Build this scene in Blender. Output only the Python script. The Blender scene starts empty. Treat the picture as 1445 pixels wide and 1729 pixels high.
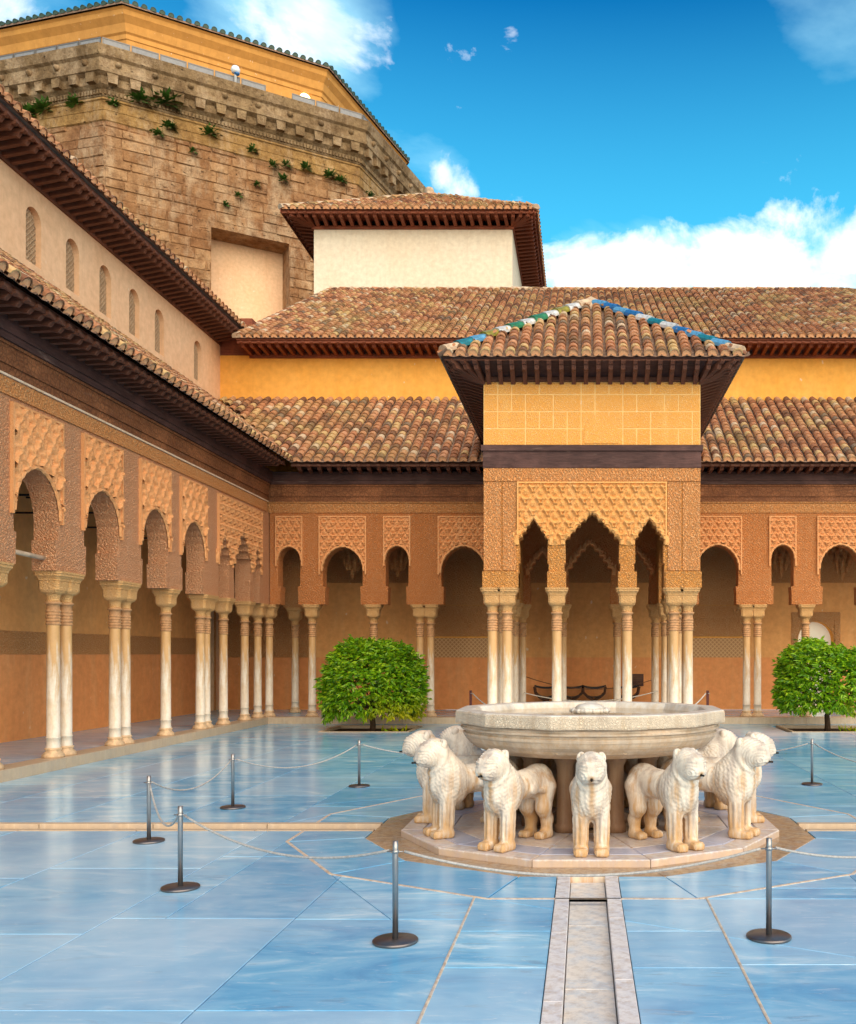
import bpy, bmesh, math, random
import numpy as np
from mathutils import Matrix, Vector
from math import sin, cos, pi, sqrt, radians, atan2
random.seed(7)
SC = bpy.context.scene
COL = SC.collection

# ------------------------------------------------------------------ camera
H, F, VX, VY = 1.62, 1600.0, 985.0, 1105.0          # eye height, focal length and vanishing point in photo pixels
cam_d = bpy.data.cameras.new('camera')
cam = bpy.data.objects.new('camera', cam_d); COL.objects.link(cam)
cam.location = (0, 0, H); cam.rotation_euler = (radians(90), 0, 0)
cam_d.sensor_fit = 'HORIZONTAL'; cam_d.sensor_width = 36; cam_d.lens = 36 * F / 1445
cam_d.shift_x = -(VX - 722.5) / 1445; cam_d.shift_y = (VY - 864.5) / 1445
cam_d.clip_start = 0.05; cam_d.clip_end = 3000
SC.camera = cam

# ------------------------------------------------------------------ light
SUN_AZ, SUN_EL = 154.0, 27.0                          # degrees: to the right of +Y, above the horizon
SUN_STRENGTH, SUN_ANGLE, SKY_STRENGTH = 2.7, 90.0, 0.078
sun_d = bpy.data.lights.new('sun', 'SUN'); sun_d.energy = SUN_STRENGTH; sun_d.angle = radians(SUN_ANGLE)
sun_d.color = (1.0, 0.80, 0.54)
sun = bpy.data.objects.new('sun', sun_d); COL.objects.link(sun); sun.location = (20, 20, 40)
_sd = Vector((sin(radians(SUN_AZ)) * cos(radians(SUN_EL)), cos(radians(SUN_AZ)) * cos(radians(SUN_EL)), sin(radians(SUN_EL))))
sun.rotation_euler = (-_sd).to_track_quat('-Z', 'Y').to_euler()
SC.view_settings.view_transform = 'Standard'; SC.view_settings.look = 'None'
SC.view_settings.gamma = 1.0; SC.view_settings.use_curve_mapping = False
SC.view_settings.exposure = 1.2
SC.cycles.max_bounces = 6; SC.cycles.diffuse_bounces = 5; SC.cycles.glossy_bounces = 3
SC.cycles.transmission_bounces = 4; SC.cycles.caustics_reflective = False; SC.cycles.caustics_refractive = False
SC.cycles.use_denoising = True

# ------------------------------------------------------------------ node helpers
def node(nt, typ, **kw):
    n = nt.nodes.new(typ)
    for k, v in kw.items():
        if k.startswith('i_'):
            key = k[2:]
            key = int(key) if key.isdigit() else key.replace('_', ' ')
            if hasattr(v, 'is_output'): nt.links.new(v, n.inputs[key])
            else: n.inputs[key].default_value = v
        else: setattr(n, k, v)
    return n
def c4(c): return tuple(c) + ((1.0,) if len(c) == 3 else ())
def math_n(nt, op, a, b=0.0, clamp=False):
    n = nt.nodes.new('ShaderNodeMath'); n.operation = op; n.use_clamp = clamp
    for i, v in enumerate((a, b)):
        if hasattr(v, 'is_output'): nt.links.new(v, n.inputs[i])
        else: n.inputs[i].default_value = v
    return n.outputs[0]
def mixc(nt, fac, a, b, mode='MIX'):
    n = nt.nodes.new('ShaderNodeMix'); n.data_type = 'RGBA'; n.blend_type = mode
    for i, v in ((0, fac), (6, a), (7, b)):
        if hasattr(v, 'is_output'): nt.links.new(v, n.inputs[i])
        else: n.inputs[i].default_value = v if i == 0 else c4(v)
    return n.outputs[2]
def ramp(nt, fac, stops, interp='LINEAR'):
    n = nt.nodes.new('ShaderNodeValToRGB'); nt.links.new(fac, n.inputs[0]); n.color_ramp.interpolation = interp
    e = n.color_ramp.elements
    while len(e) < len(stops): e.new(0.5)
    for el, (p, c) in zip(e, stops):
        el.position = p; el.color = c4(c) if hasattr(c, '__len__') else (c, c, c, 1)
    return n.outputs[0]
def noise(nt, vec, scale, detail=4, rough=0.55, dist=0.0):
    n = nt.nodes.new('ShaderNodeTexNoise'); nt.links.new(vec, n.inputs['Vector'])
    n.inputs['Scale'].default_value = scale; n.inputs['Detail'].default_value = detail
    n.inputs['Roughness'].default_value = rough; n.inputs['Distortion'].default_value = dist
    return n.outputs[0]
def voro(nt, vec, scale, feature='F1'):
    n = nt.nodes.new('ShaderNodeTexVoronoi'); n.feature = feature; nt.links.new(vec, n.inputs['Vector'])
    n.inputs['Scale'].default_value = scale
    return n.outputs[0]
def mapping(nt, vec, scale=(1, 1, 1), rot=(0, 0, 0), loc=(0, 0, 0)):
    n = nt.nodes.new('ShaderNodeMapping'); nt.links.new(vec, n.inputs[0])
    n.inputs['Scale'].default_value = scale; n.inputs['Rotation'].default_value = rot; n.inputs['Location'].default_value = loc
    return n.outputs[0]
def sep(nt, vec):
    n = nt.nodes.new('ShaderNodeSeparateXYZ'); nt.links.new(vec, n.inputs[0]); return n.outputs
def start(name):
    m = bpy.data.materials.new(name); m.use_nodes = True
    nt = m.node_tree; b = nt.nodes['Principled BSDF']
    oc = nt.nodes.new('ShaderNodeTexCoord').outputs['Object']
    return m, nt, b, oc
def finish(nt, b, col=None, rough=0.8, height=None, bstr=0.5, bdist=0.01, spec=0.3, metal=0.0):
    if col is not None:
        if hasattr(col, 'is_output'): nt.links.new(col, b.inputs['Base Color'])
        else: b.inputs['Base Color'].default_value = c4(col)
    if hasattr(rough, 'is_output'): nt.links.new(rough, b.inputs['Roughness'])
    else: b.inputs['Roughness'].default_value = rough
    b.inputs['Specular IOR Level'].default_value = spec; b.inputs['Metallic'].default_value = metal
    if height is not None:
        n = nt.nodes.new('ShaderNodeBump'); nt.links.new(height, n.inputs['Height'])
        n.inputs['Strength'].default_value = bstr; n.inputs['Distance'].default_value = bdist
        nt.links.new(n.outputs[0], b.inputs['Normal'])
def rnd(nt):
    """one random number for each object and each loose piece of a joined mesh"""
    a = nt.nodes.new('ShaderNodeObjectInfo').outputs['Random']
    g = nt.nodes.new('ShaderNodeNewGeometry').outputs['Random Per Island']
    s = math_n(nt, 'ADD', math_n(nt, 'MULTIPLY', a, 37.7), math_n(nt, 'MULTIPLY', g, 91.3))
    w = nt.nodes.new('ShaderNodeTexWhiteNoise'); w.noise_dimensions = '1D'; nt.links.new(s, w.inputs['W'])
    return w.outputs[0], w.outputs[1]

# ------------------------------------------------------------------ materials
def m_plaster(name, c1, c2, c3, bump=0.15, stain=0.5, scale=1.0, rough=0.85):
    m, nt, b, oc = start(name)
    n1 = noise(nt, oc, 0.7 * scale, 6, 0.6); n2 = noise(nt, oc, 6 * scale, 5, 0.65)
    n3 = noise(nt, mapping(nt, oc, (2.2, 2.2, 0.35)), 1.3 * scale, 5, 0.7)
    col = mixc(nt, ramp(nt, n1, [(0.35, 0), (0.68, 1)]), c1, c2)
    col = mixc(nt, math_n(nt, 'MULTIPLY', ramp(nt, n3, [(0.5, 0), (0.75, 1)]), stain), col, c3)
    col = mixc(nt, 0.32, col, ramp(nt, n2, [(0.3, (0.45, 0.36, 0.28)), (0.66, (1, 1, 1))]), 'MULTIPLY')
    run = noise(nt, mapping(nt, oc, (5.0, 5.0, 0.22)), 1.6, 6, 0.7)
    col = mixc(nt, math_n(nt, 'MULTIPLY', ramp(nt, run, [(0.55, 0), (0.72, 1)]), 0.35 * stain), col, (c3[0] * 0.6, c3[1] * 0.52, c3[2] * 0.5))
    chip = ramp(nt, noise(nt, mapping(nt, oc, (1, 1, 0.6)), 7, 3, 0.5), [(0.70, 0), (0.73, 1)])
    col = mixc(nt, math_n(nt, 'MULTIPLY', chip, 0.5), col, (0.85, 0.70, 0.52))
    finish(nt, b, col, rough, math_n(nt, 'SUBTRACT', noise(nt, oc, 30, 5, 0.7), chip), bump, 0.01, 0.2)
    return m
def m_carved(name, c1, c2, c3, scale=17.0, bstr=1.0, stretch=(1, 1, 1), bdist=0.03, deep=0.5):
    """plaster cut with leaf scrolls: fine relief as bump, a paler weathered film on the high parts, shade painted into the hollows"""
    m, nt, b, oc = start(name)
    warp = noise(nt, oc, 6, 3, 0.5)
    wv = node(nt, 'ShaderNodeVectorMath', operation='SCALE', i_0=node(nt, 'ShaderNodeTexNoise', i_Vector=oc, i_Scale=7.0).outputs[1], i_Scale=0.03).outputs[0]
    v2 = node(nt, 'ShaderNodeVectorMath', operation='ADD', i_0=oc, i_1=wv).outputs[0]
    v2 = mapping(nt, v2, stretch)
    x, y, z = sep(nt, v2)
    k = 2 * pi * scale / 2.1
    u = math_n(nt, 'MULTIPLY', math_n(nt, 'ADD', x, y), k); w = math_n(nt, 'MULTIPLY', z, k)
    a1 = math_n(nt, 'SINE', math_n(nt, 'ADD', u, math_n(nt, 'MULTIPLY', math_n(nt, 'SINE', math_n(nt, 'MULTIPLY', w, 0.5)), 1.7)))
    a2 = math_n(nt, 'SINE', math_n(nt, 'ADD', w, math_n(nt, 'MULTIPLY', math_n(nt, 'SINE', math_n(nt, 'MULTIPLY', u, 0.5)), 1.7)))
    e1 = ramp(nt, math_n(nt, 'ABSOLUTE', math_n(nt, 'MULTIPLY', a1, a2)), [(0.04, 0), (0.22, 1), (0.55, 0.75), (0.8, 0.15)])
    e2 = ramp(nt, voro(nt, v2, scale * 2.2, 'DISTANCE_TO_EDGE'), [(0.02, 0), (0.2, 1)])
    h = math_n(nt, 'ADD', math_n(nt, 'MULTIPLY', e1, 0.65), math_n(nt, 'MULTIPLY', e2, 0.35))
    n1 = noise(nt, oc, 0.8, 6, 0.65); n3 = noise(nt, mapping(nt, oc, (2.5, 2.5, 0.5)), 1.7, 5, 0.7)
    col = mixc(nt, ramp(nt, n1, [(0.36, 0), (0.66, 1)]), c1, c2)
    col = mixc(nt, math_n(nt, 'MULTIPLY', ramp(nt, n3, [(0.52, 0), (0.72, 1)]), 0.55), col, c3)
    hollow_shade = math_n(nt, 'MULTIPLY', math_n(nt, 'SUBTRACT', 1.0, h), deep)  # shade painted into the carved hollows as a darker ground tone
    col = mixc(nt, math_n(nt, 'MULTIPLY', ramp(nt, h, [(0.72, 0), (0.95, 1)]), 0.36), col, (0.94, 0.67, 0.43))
    col = mixc(nt, hollow_shade, col, (c1[0] * 0.84, c1[1] * 0.60, c1[2] * 0.50))
    finish(nt, b, col, 0.85, h, bstr, bdist, 0.2)
    return m
def m_plain(name, c, rough=0.6, metal=0.0, var=0.25, nscale=8, bump=0.1, spec=0.3):
    m, nt, b, oc = start(name)
    n = noise(nt, oc, nscale, 5, 0.65)
    col = mixc(nt, ramp(nt, n, [(0.3, 0), (0.7, 1)]), tuple(x * (1 - var) for x in c), tuple(min(1, x * (1 + var)) for x in c))
    finish(nt, b, col, rough, noise(nt, oc, nscale * 6, 4, 0.7), bump, 0.006, spec, metal)
    return m
def m_wood(name, c1, c2, scale=1.0, carve=False, pale=0.0):
    m, nt, b, oc = start(name)
    g = noise(nt, mapping(nt, oc, (1.2, 9, 9)), 3 * scale, 6, 0.7, 0.4)
    n1 = noise(nt, oc, 1.3, 5, 0.6)
    col = mixc(nt, ramp(nt, g, [(0.3, 0), (0.7, 1)]), c1, c2)
    col = mixc(nt, math_n(nt, 'MULTIPLY', ramp(nt, n1, [(0.5, 0), (0.7, 1)]), 0.5), col, tuple(x * 1.9 for x in c2))
    if pale: col = mixc(nt, math_n(nt, 'MULTIPLY', ramp(nt, noise(nt, mapping(nt, oc, (0.8, 5, 5)), 2.5, 6, 0.75), [(0.58, 0), (0.7, 1)]), pale), col, (0.3, 0.22, 0.18))
    h = g
    if carve:
        h = ramp(nt, voro(nt, mapping(nt, oc, (1, 1, 0.9)), 11, 'DISTANCE_TO_EDGE'), [(0.03, 0), (0.2, 1), (0.35, 0.3)])
        col = mixc(nt, math_n(nt, 'MULTIPLY', math_n(nt, 'SUBTRACT', 1.0, h), 0.45), col, tuple(x * 0.35 for x in c1))
    finish(nt, b, col, 0.7, h, 0.6, 0.012, 0.25)
    return m
def m_tile():
    m, nt, b, oc = start('clay_roof_tile')
    r, rc = rnd(nt)
    base = ramp(nt, r, [(0.0, (0.190, 0.083, 0.046)), (0.14, (0.305, 0.124, 0.060)), (0.32, (0.438, 0.184, 0.087)), (0.5, (0.514, 0.248, 0.129)),
                        (0.64, (0.456, 0.212, 0.101)), (0.78, (0.551, 0.349, 0.156)), (0.90, (0.571, 0.413, 0.276)), (0.96, (0.210, 0.138, 0.092))], 'CONSTANT')
    wc = nt.nodes.new('ShaderNodeNewGeometry').outputs['Position']
    lich = noise(nt, wc, 9, 6, 0.75); l2 = noise(nt, wc, 0.6, 4, 0.6); l3 = noise(nt, wc, 24, 4, 0.7)
    base = mixc(nt, math_n(nt, 'MULTIPLY', ramp(nt, lich, [(0.54, 0), (0.68, 1)]), 0.65), base, (0.13, 0.095, 0.06))
    base = mixc(nt, math_n(nt, 'MULTIPLY', ramp(nt, l2, [(0.48, 0), (0.66, 1)]), 0.3), base, (0.40, 0.34, 0.12))
    base = mixc(nt, math_n(nt, 'MULTIPLY', ramp(nt, l3, [(0.57, 0), (0.68, 1)]), 0.45), base, (0.52, 0.47, 0.40))
    finish(nt, b, base, 0.85, l3, 0.4, 0.01, 0.2)
    return m
def m_marble_floor():
    m, nt, b, oc = start('court_marble')
    wc = nt.nodes.new('ShaderNodeNewGeometry').outputs['Position']
    r, rc = rnd(nt)
    off = node(nt, 'ShaderNodeVectorMath', operation='MULTIPLY_ADD', i_0=rc, i_1=(30, 30, 30), i_2=wc).outputs[0]
    ang = mapping(nt, off, (1.0, 2.6, 1), (0, 0, 0.5))
    v = noise(nt, ang, 1.1, 9, 0.62, 1.2); v2 = noise(nt, mapping(nt, off, (0.6, 3.4, 1), (0, 0, 0.35)), 2.2, 8, 0.7, 2.0)
    w = noise(nt, wc, 0.45, 5, 0.6)
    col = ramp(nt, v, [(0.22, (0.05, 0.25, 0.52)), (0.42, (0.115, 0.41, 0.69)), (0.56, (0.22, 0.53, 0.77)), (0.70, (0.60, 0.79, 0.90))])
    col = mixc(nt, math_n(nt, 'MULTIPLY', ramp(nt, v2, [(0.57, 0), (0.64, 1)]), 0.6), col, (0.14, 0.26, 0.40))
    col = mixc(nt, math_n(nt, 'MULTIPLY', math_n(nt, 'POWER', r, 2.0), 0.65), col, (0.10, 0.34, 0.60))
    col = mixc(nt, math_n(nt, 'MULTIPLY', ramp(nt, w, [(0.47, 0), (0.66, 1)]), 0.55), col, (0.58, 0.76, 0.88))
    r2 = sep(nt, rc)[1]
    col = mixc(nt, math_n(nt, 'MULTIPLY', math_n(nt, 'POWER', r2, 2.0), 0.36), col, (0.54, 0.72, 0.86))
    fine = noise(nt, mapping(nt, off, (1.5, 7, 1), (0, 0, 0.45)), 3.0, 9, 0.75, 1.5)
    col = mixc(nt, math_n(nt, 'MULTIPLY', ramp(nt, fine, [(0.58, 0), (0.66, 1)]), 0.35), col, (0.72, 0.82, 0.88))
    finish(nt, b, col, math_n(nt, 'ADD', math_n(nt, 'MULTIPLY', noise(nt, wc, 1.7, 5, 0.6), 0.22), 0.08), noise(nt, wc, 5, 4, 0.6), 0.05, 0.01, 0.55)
    return m
def m_stained_marble(name, base, grey, stain, lo=0.0, hi=0.4, amount=0.8, rough=0.45, vein=1.0, bump=0.3, smax=0.28, smin=-0.14, carve=0.0, band=0.0, drip=False):
    """weathered white marble: iron-brown run-off that is thickest near the foot, grey lichen above"""
    m, nt, b, oc = start(name)
    n1 = noise(nt, mapping(nt, oc, (3, 3, 0.9)), 2.6, 7, 0.7); n2 = noise(nt, oc, 9, 6, 0.7); n3 = noise(nt, mapping(nt, oc, (7, 7, 0.8)), 2.2, 6, 0.7)
    z = sep(nt, oc)[2]
    mr = node(nt, 'ShaderNodeMapRange', i_0=z, i_1=lo, i_2=hi, i_3=smax, i_4=smin).outputs[0]
    f = ramp(nt, math_n(nt, 'ADD', n3, mr), [(0.5, 0), (0.72, 1)])
    col = mixc(nt, ramp(nt, n1, [(0.43, 0), (0.66, vein)]), base, grey)
    col = mixc(nt, math_n(nt, 'MULTIPLY', f, amount), col, stain)
    col = mixc(nt, 0.25, col, ramp(nt, n2, [(0.3, (0.45, 0.38, 0.32)), (0.65, (1, 1, 1))]), 'MULTIPLY')
    if drip:                                                    # rusty run-off from the spout down the chest, and over the rump
        x, y, zz = sep(nt, oc)
        w1 = math_n(nt, 'MULTIPLY', ramp(nt, math_n(nt, 'ABSOLUTE', math_n(nt, 'ADD', y, math_n(nt, 'MULTIPLY', math_n(nt, 'SUBTRACT', n2, 0.5), 0.07))), [(0.006, 1), (0.034, 0)]), ramp(nt, x, [(0.27, 0), (0.33, 1)]))
        w1 = math_n(nt, 'MULTIPLY', w1, ramp(nt, zz, [(0.30, 0.5), (0.50, 1), (0.645, 1), (0.66, 0)]))
        w2 = math_n(nt, 'MULTIPLY', ramp(nt, math_n(nt, 'ADD', n1, math_n(nt, 'MULTIPLY', x, -0.55)), [(0.66, 0), (0.8, 1)]), 0.8)
        col = mixc(nt, math_n(nt, 'MULTIPLY', math_n(nt, 'MAXIMUM', w1, w2), 0.75), col, (0.50, 0.26, 0.085))
    hh = n2
    if carve:
        cv = ramp(nt, voro(nt, oc, carve, 'DISTANCE_TO_EDGE'), [(0.03, 0), (0.14, 1), (0.3, 0.5)])
        hh = math_n(nt, 'ADD', n2, cv); col = mixc(nt, math_n(nt, 'MULTIPLY', math_n(nt, 'SUBTRACT', 1.0, cv), 0.16), col, tuple(v * 0.6 for v in base))
    if band:
        bd = noise(nt, mapping(nt, oc, (0.5, 0.5, 22)), 1.6, 5, 0.7)
        col = mixc(nt, math_n(nt, 'MULTIPLY', ramp(nt, bd, [(0.45, 0), (0.62, 1)]), band), col, tuple(v * 0.62 for v in grey))
    finish(nt, b, col, rough, hh, bump, 0.012 if carve else 0.008, 0.35)
    return m
def m_leaf():
    m, nt, b, oc = start('orange_tree_leaf')
    r, rc = rnd(nt)
    n = noise(nt, oc, 1.5, 3, 0.6)
    col = ramp(nt, r, [(0.0, (0.05, 0.16, 0.004)), (0.35, (0.13, 0.32, 0.006)), (0.7, (0.25, 0.47, 0.01)), (1.0, (0.42, 0.58, 0.015))])
    x, y, z = sep(nt, oc)
    lowr = math_n(nt, 'MULTIPLY', ramp(nt, z, [(0.25, 1), (0.85, 0)]), ramp(nt, math_n(nt, 'ADD', n, math_n(nt, 'MULTIPLY', x, 0.09)), [(0.53, 0), (0.6, 1)]))
    col = mixc(nt, math_n(nt, 'MULTIPLY', lowr, math_n(nt, 'ADD', 0.4, math_n(nt, 'MULTIPLY', r, 0.6))), col, (0.55, 0.46, 0.012))
    finish(nt, b, col, 0.38, None, spec=0.4)
    tr = node(nt, 'ShaderNodeBsdfTranslucent', i_Color=mixc(nt, 0.5, col, (0.3, 0.45, 0.02)))
    ms = node(nt, 'ShaderNodeMixShader', i_0=0.25, i_1=b.outputs[0], i_2=tr.outputs[0])
    nt.links.new(ms.outputs[0], nt.nodes['Material Output'].inputs[0])
    return m
def m_ashlar(name, c1, c2, c3):
    m, nt, b, oc = start(name)
    wc = nt.nodes.new('ShaderNodeNewGeometry').outputs['Position']
    r, rc = rnd(nt)
    n1 = noise(nt, wc, 0.35, 6, 0.65); n2 = noise(nt, wc, 2.6, 8, 0.75); pits = noise(nt, mapping(nt, wc, (1, 1, 1.8)), 3.5, 5, 0.7)
    col = mixc(nt, r, c1, c2); col = mixc(nt, math_n(nt, 'MULTIPLY', ramp(nt, n1, [(0.42, 0), (0.62, 1)]), 0.6), col, c3)
    n5 = noise(nt, mapping(nt, wc, (1.2, 1.2, 0.45)), 0.7, 8, 0.75)
    col = mixc(nt, math_n(nt, 'MULTIPLY', ramp(nt, n5, [(0.47, 0), (0.62, 1)]), 0.55), col, (0.62, 0.45, 0.29))
    col = mixc(nt, 0.75, col, ramp(nt, n2, [(0.30, (0.25, 0.17, 0.12)), (0.56, (1, 1, 1))]), 'MULTIPLY')
    pit = ramp(nt, pits, [(0.64, 0), (0.7, 1)])
    col = mixc(nt, math_n(nt, 'MULTIPLY', pit, 0.7), col, (0.07, 0.045, 0.03))
    h = math_n(nt, 'SUBTRACT', n2, pit)
    finish(nt, b, col, 0.9, h, 1.0, 0.2, 0.15)
    return m

MT = {}
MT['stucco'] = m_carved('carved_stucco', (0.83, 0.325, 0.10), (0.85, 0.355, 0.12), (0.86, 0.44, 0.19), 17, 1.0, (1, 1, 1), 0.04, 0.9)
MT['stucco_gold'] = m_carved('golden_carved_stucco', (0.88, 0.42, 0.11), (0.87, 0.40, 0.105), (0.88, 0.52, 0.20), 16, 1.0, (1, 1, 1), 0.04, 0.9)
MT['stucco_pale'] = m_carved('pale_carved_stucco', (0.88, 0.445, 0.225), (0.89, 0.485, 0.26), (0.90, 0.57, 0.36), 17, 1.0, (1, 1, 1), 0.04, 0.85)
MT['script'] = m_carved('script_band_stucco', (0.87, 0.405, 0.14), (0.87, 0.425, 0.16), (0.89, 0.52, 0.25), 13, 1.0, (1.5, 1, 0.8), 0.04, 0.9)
MT['relief'] = m_carved('relief_stucco', (0.84, 0.41, 0.165), (0.80, 0.37, 0.145), (0.86, 0.51, 0.26), 30, 0.7, (1, 1, 1), 0.01, 0.4)
MT['relief_gold'] = m_carved('golden_relief_stucco', (0.86, 0.45, 0.14), (0.82, 0.41, 0.13), (0.86, 0.56, 0.26), 30, 0.7, (1, 1, 1), 0.01, 0.3)
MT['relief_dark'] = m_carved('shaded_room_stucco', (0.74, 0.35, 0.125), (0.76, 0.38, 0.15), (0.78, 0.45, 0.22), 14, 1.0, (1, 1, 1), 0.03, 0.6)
MT['plaster_in'] = m_plaster('ochre_room_plaster', (0.84, 0.40, 0.14), (0.80, 0.36, 0.12), (0.84, 0.46, 0.20), 0.1, 0.5)
MT['dado'] = m_plaster('terracotta_dado_plaster', (0.84, 0.33, 0.115), (0.80, 0.30, 0.105), (0.84, 0.41, 0.18), 0.1, 0.6)
MT['plaster_left'] = m_plaster('pink_beige_plaster', (0.84, 0.55, 0.34), (0.82, 0.51, 0.30), (0.74, 0.43, 0.24), 0.1, 0.6)
MT['plaster_back'] = m_plaster('orange_plaster', (0.88, 0.41, 0.075), (0.88, 0.44, 0.10), (0.86, 0.36, 0.05), 0.1, 0.6)
MT['plaster_cream'] = m_plaster('cream_plaster', (0.82, 0.70, 0.54), (0.80, 0.66, 0.49), (0.76, 0.58, 0.40), 0.1, 0.4)
MT['plaster_palace'] = m_plaster('palace_yellow_plaster', (0.62, 0.30, 0.075), (0.58, 0.28, 0.075), (0.42, 0.20, 0.055), 0.1, 0.6, 0.4)
MT['joint'] = m_plaster('pale_plaster_joint', (0.90, 0.58, 0.23), (0.90, 0.55, 0.20), (0.92, 0.66, 0.34), 0.1, 0.3)
MT['plaque'] = m_carved('worn_plaque_stucco', (0.84, 0.39, 0.085), (0.86, 0.42, 0.10), (0.88, 0.50, 0.15), 15, 0.7, (1, 1, 1), 0.015, 0.3)
MT['white_line'] = m_plaster('whitened_moulding', (0.74, 0.52, 0.34), (0.78, 0.62, 0.48), (0.62, 0.38, 0.2), 0.2, 0.8, 5)
MT['wood'] = m_wood('dark_cedar', (0.040, 0.018, 0.016), (0.095, 0.045, 0.038), 1, False, 0.35)
MT['wood_red'] = m_wood('carved_red_cedar', (0.16, 0.052, 0.02), (0.30, 0.115, 0.045), 1, True, 0.2)
MT['wood_rafter'] = m_wood('rafter_cedar', (0.075, 0.028, 0.018), (0.19, 0.075, 0.045))
MT['wood_rust'] = m_wood('rust_brown_rafter', (0.14, 0.035, 0.018), (0.26, 0.075, 0.035))
MT['tile'] = m_tile()
MT['plug'] = m_plain('eave_tile_mortar', (0.84, 0.42, 0.21), 0.85, 0, 0.25, 12, 0.3)
MT['pan'] = m_plain('pan_tile_clay', (0.24, 0.15, 0.105), 0.9, 0, 0.6, 7, 0.3)
MT['mortar'] = m_plain('ridge_mortar', (0.52, 0.38, 0.26), 0.9, 0, 0.35, 6, 0.4)
for k, c in dict(glaze_blue=(0.02, 0.12, 0.32), glaze_sky=(0.09, 0.27, 0.46), glaze_teal=(0.015, 0.16, 0.21), glaze_green=(0.025, 0.16, 0.075), glaze_white=(0.52, 0.52, 0.52), glaze_olive=(0.24, 0.21, 0.03)).items():
    MT[k] = m_plain(k, c, 0.3, 0, 0.45, 14, 0.2, 0.5)
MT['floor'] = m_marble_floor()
MT['grout'] = m_plain('joint_grout', (0.40, 0.27, 0.17), 0.9, 0, 0.4, 5)
MT['edge'] = m_stained_marble('worn_marble_edge', (0.78, 0.74, 0.74), (0.54, 0.56, 0.66), (0.56, 0.36, 0.18), -0.1, 0.2, 0.6, 0.35, 1.0, 0.3, 0.1, -0.1)
MT['inlay'] = m_stained_marble('inlay_strip_stone', (0.70, 0.56, 0.42), (0.56, 0.56, 0.60), (0.40, 0.24, 0.12), -0.2, 0.2, 0.8, 0.5)
MT['channel'] = m_stained_marble('channel_bed_marble', (0.78, 0.72, 0.66), (0.46, 0.58, 0.72), (0.58, 0.36, 0.16), -0.2, 0.2, 0.6, 0.3, 1.0, 0.3, 0.08, -0.04)
MT['palace_tile'] = m_plain('dark_glazed_palace_tile', (0.06, 0.10, 0.075), 0.5, 0, 0.5, 3, 0.2)
MT['kerb'] = m_stained_marble('kerb_marble', (0.68, 0.58, 0.47), (0.48, 0.45, 0.43), (0.52, 0.34, 0.18), 0, 0.2, 0.6, 0.4)
MT['moat'] = m_stained_marble('stained_channel_marble', (0.80, 0.62, 0.45), (0.56, 0.58, 0.62), (0.56, 0.28, 0.09), -0.2, 0.2, 0.8, 0.25, 1.0, 0.3, 0.12, -0.02)
MT['lion'] = m_stained_marble('lion_marble', (0.78, 0.69, 0.58), (0.42, 0.35, 0.31), (0.58, 0.32, 0.115), 0.0, 0.6, 0.85, 0.55, 0.95, 0.6, 0.22, -0.03, 0.0, 0.0, True)
MT['basin'] = m_stained_marble('basin_marble', (0.70, 0.56, 0.42), (0.52, 0.42, 0.33), (0.54, 0.33, 0.16), 0.72, 1.2, 0.6, 0.55, 0.9, 0.4, 0.16, -0.06, 0, 0.6)
MT['basin_carved'] = m_stained_marble('carved_basin_marble', (0.80, 0.66, 0.50), (0.62, 0.50, 0.38), (0.60, 0.39, 0.20), 0.72, 1.2, 0.5, 0.55, 0.8, 0.7, 0.1, -0.06, 42)
MT['rim'] = m_stained_marble('rim_marble', (0.70, 0.66, 0.60), (0.52, 0.47, 0.42), (0.62, 0.46, 0.28), 1.0, 1.2, 0.5, 0.35)
MT['plinth'] = m_stained_marble('plinth_marble', (0.66, 0.59, 0.54), (0.48, 0.52, 0.66), (0.58, 0.34, 0.15), -0.02, 0.02, 0.6, 0.3)
MT['plinth_blue'] = m_stained_marble('blue_plinth_marble', (0.42, 0.48, 0.70), (0.36, 0.44, 0.66), (0.60, 0.48, 0.36), 0.0, 0.1, 0.3, 0.25)
MT['shaft'] = m_stained_marble('column_marble', (0.80, 0.70, 0.58), (0.66, 0.47, 0.29), (0.60, 0.33, 0.12), 2.1, 0.75, 0.92, 0.4, 0.8, 0.3, 0.36, -0.12)
MT['capital'] = m_carved('carved_marble_capital', (0.82, 0.47, 0.18), (0.84, 0.52, 0.22), (0.84, 0.58, 0.32), 24, 0.9, (1, 1, 1), 0.02, 0.6)
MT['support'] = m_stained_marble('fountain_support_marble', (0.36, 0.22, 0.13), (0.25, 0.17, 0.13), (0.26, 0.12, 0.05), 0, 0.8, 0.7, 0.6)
MT['leaf'] = m_leaf()
MT['bark'] = m_plain('bark', (0.07, 0.04, 0.022), 0.9, 0, 0.5, 20, 0.5)
MT['soil'] = m_plain('dark_soil', (0.06, 0.028, 0.014), 0.95, 0, 0.5, 12, 0.6)
MT['steel'] = m_plain('brushed_steel', (0.36, 0.34, 0.33), 0.35, 0.9, 0.2, 6, 0.05)
MT['steel_dark'] = m_plain('dark_steel', (0.16, 0.14, 0.14), 0.38, 0.85, 0.3, 6, 0.05)
MT['rope'] = m_plain('grey_rope', (0.42, 0.40, 0.38), 0.8, 0, 0.3, 60, 0.6)
MT['rope_white'] = m_plain('pale_rope', (0.66, 0.60, 0.52), 0.8, 0, 0.3, 60, 0.6)
MT['maroon'] = m_plain('maroon_metal', (0.09, 0.022, 0.02), 0.5, 0.2, 0.3)
MT['ashlar'] = m_ashlar('weathered_sandstone', (0.34, 0.165, 0.07), (0.50, 0.285, 0.14), (0.25, 0.105, 0.045))
MT['ashlar_trim'] = m_ashlar('sandstone_trim', (0.42, 0.24, 0.085), (0.46, 0.28, 0.11), (0.32, 0.17, 0.06))
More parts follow.
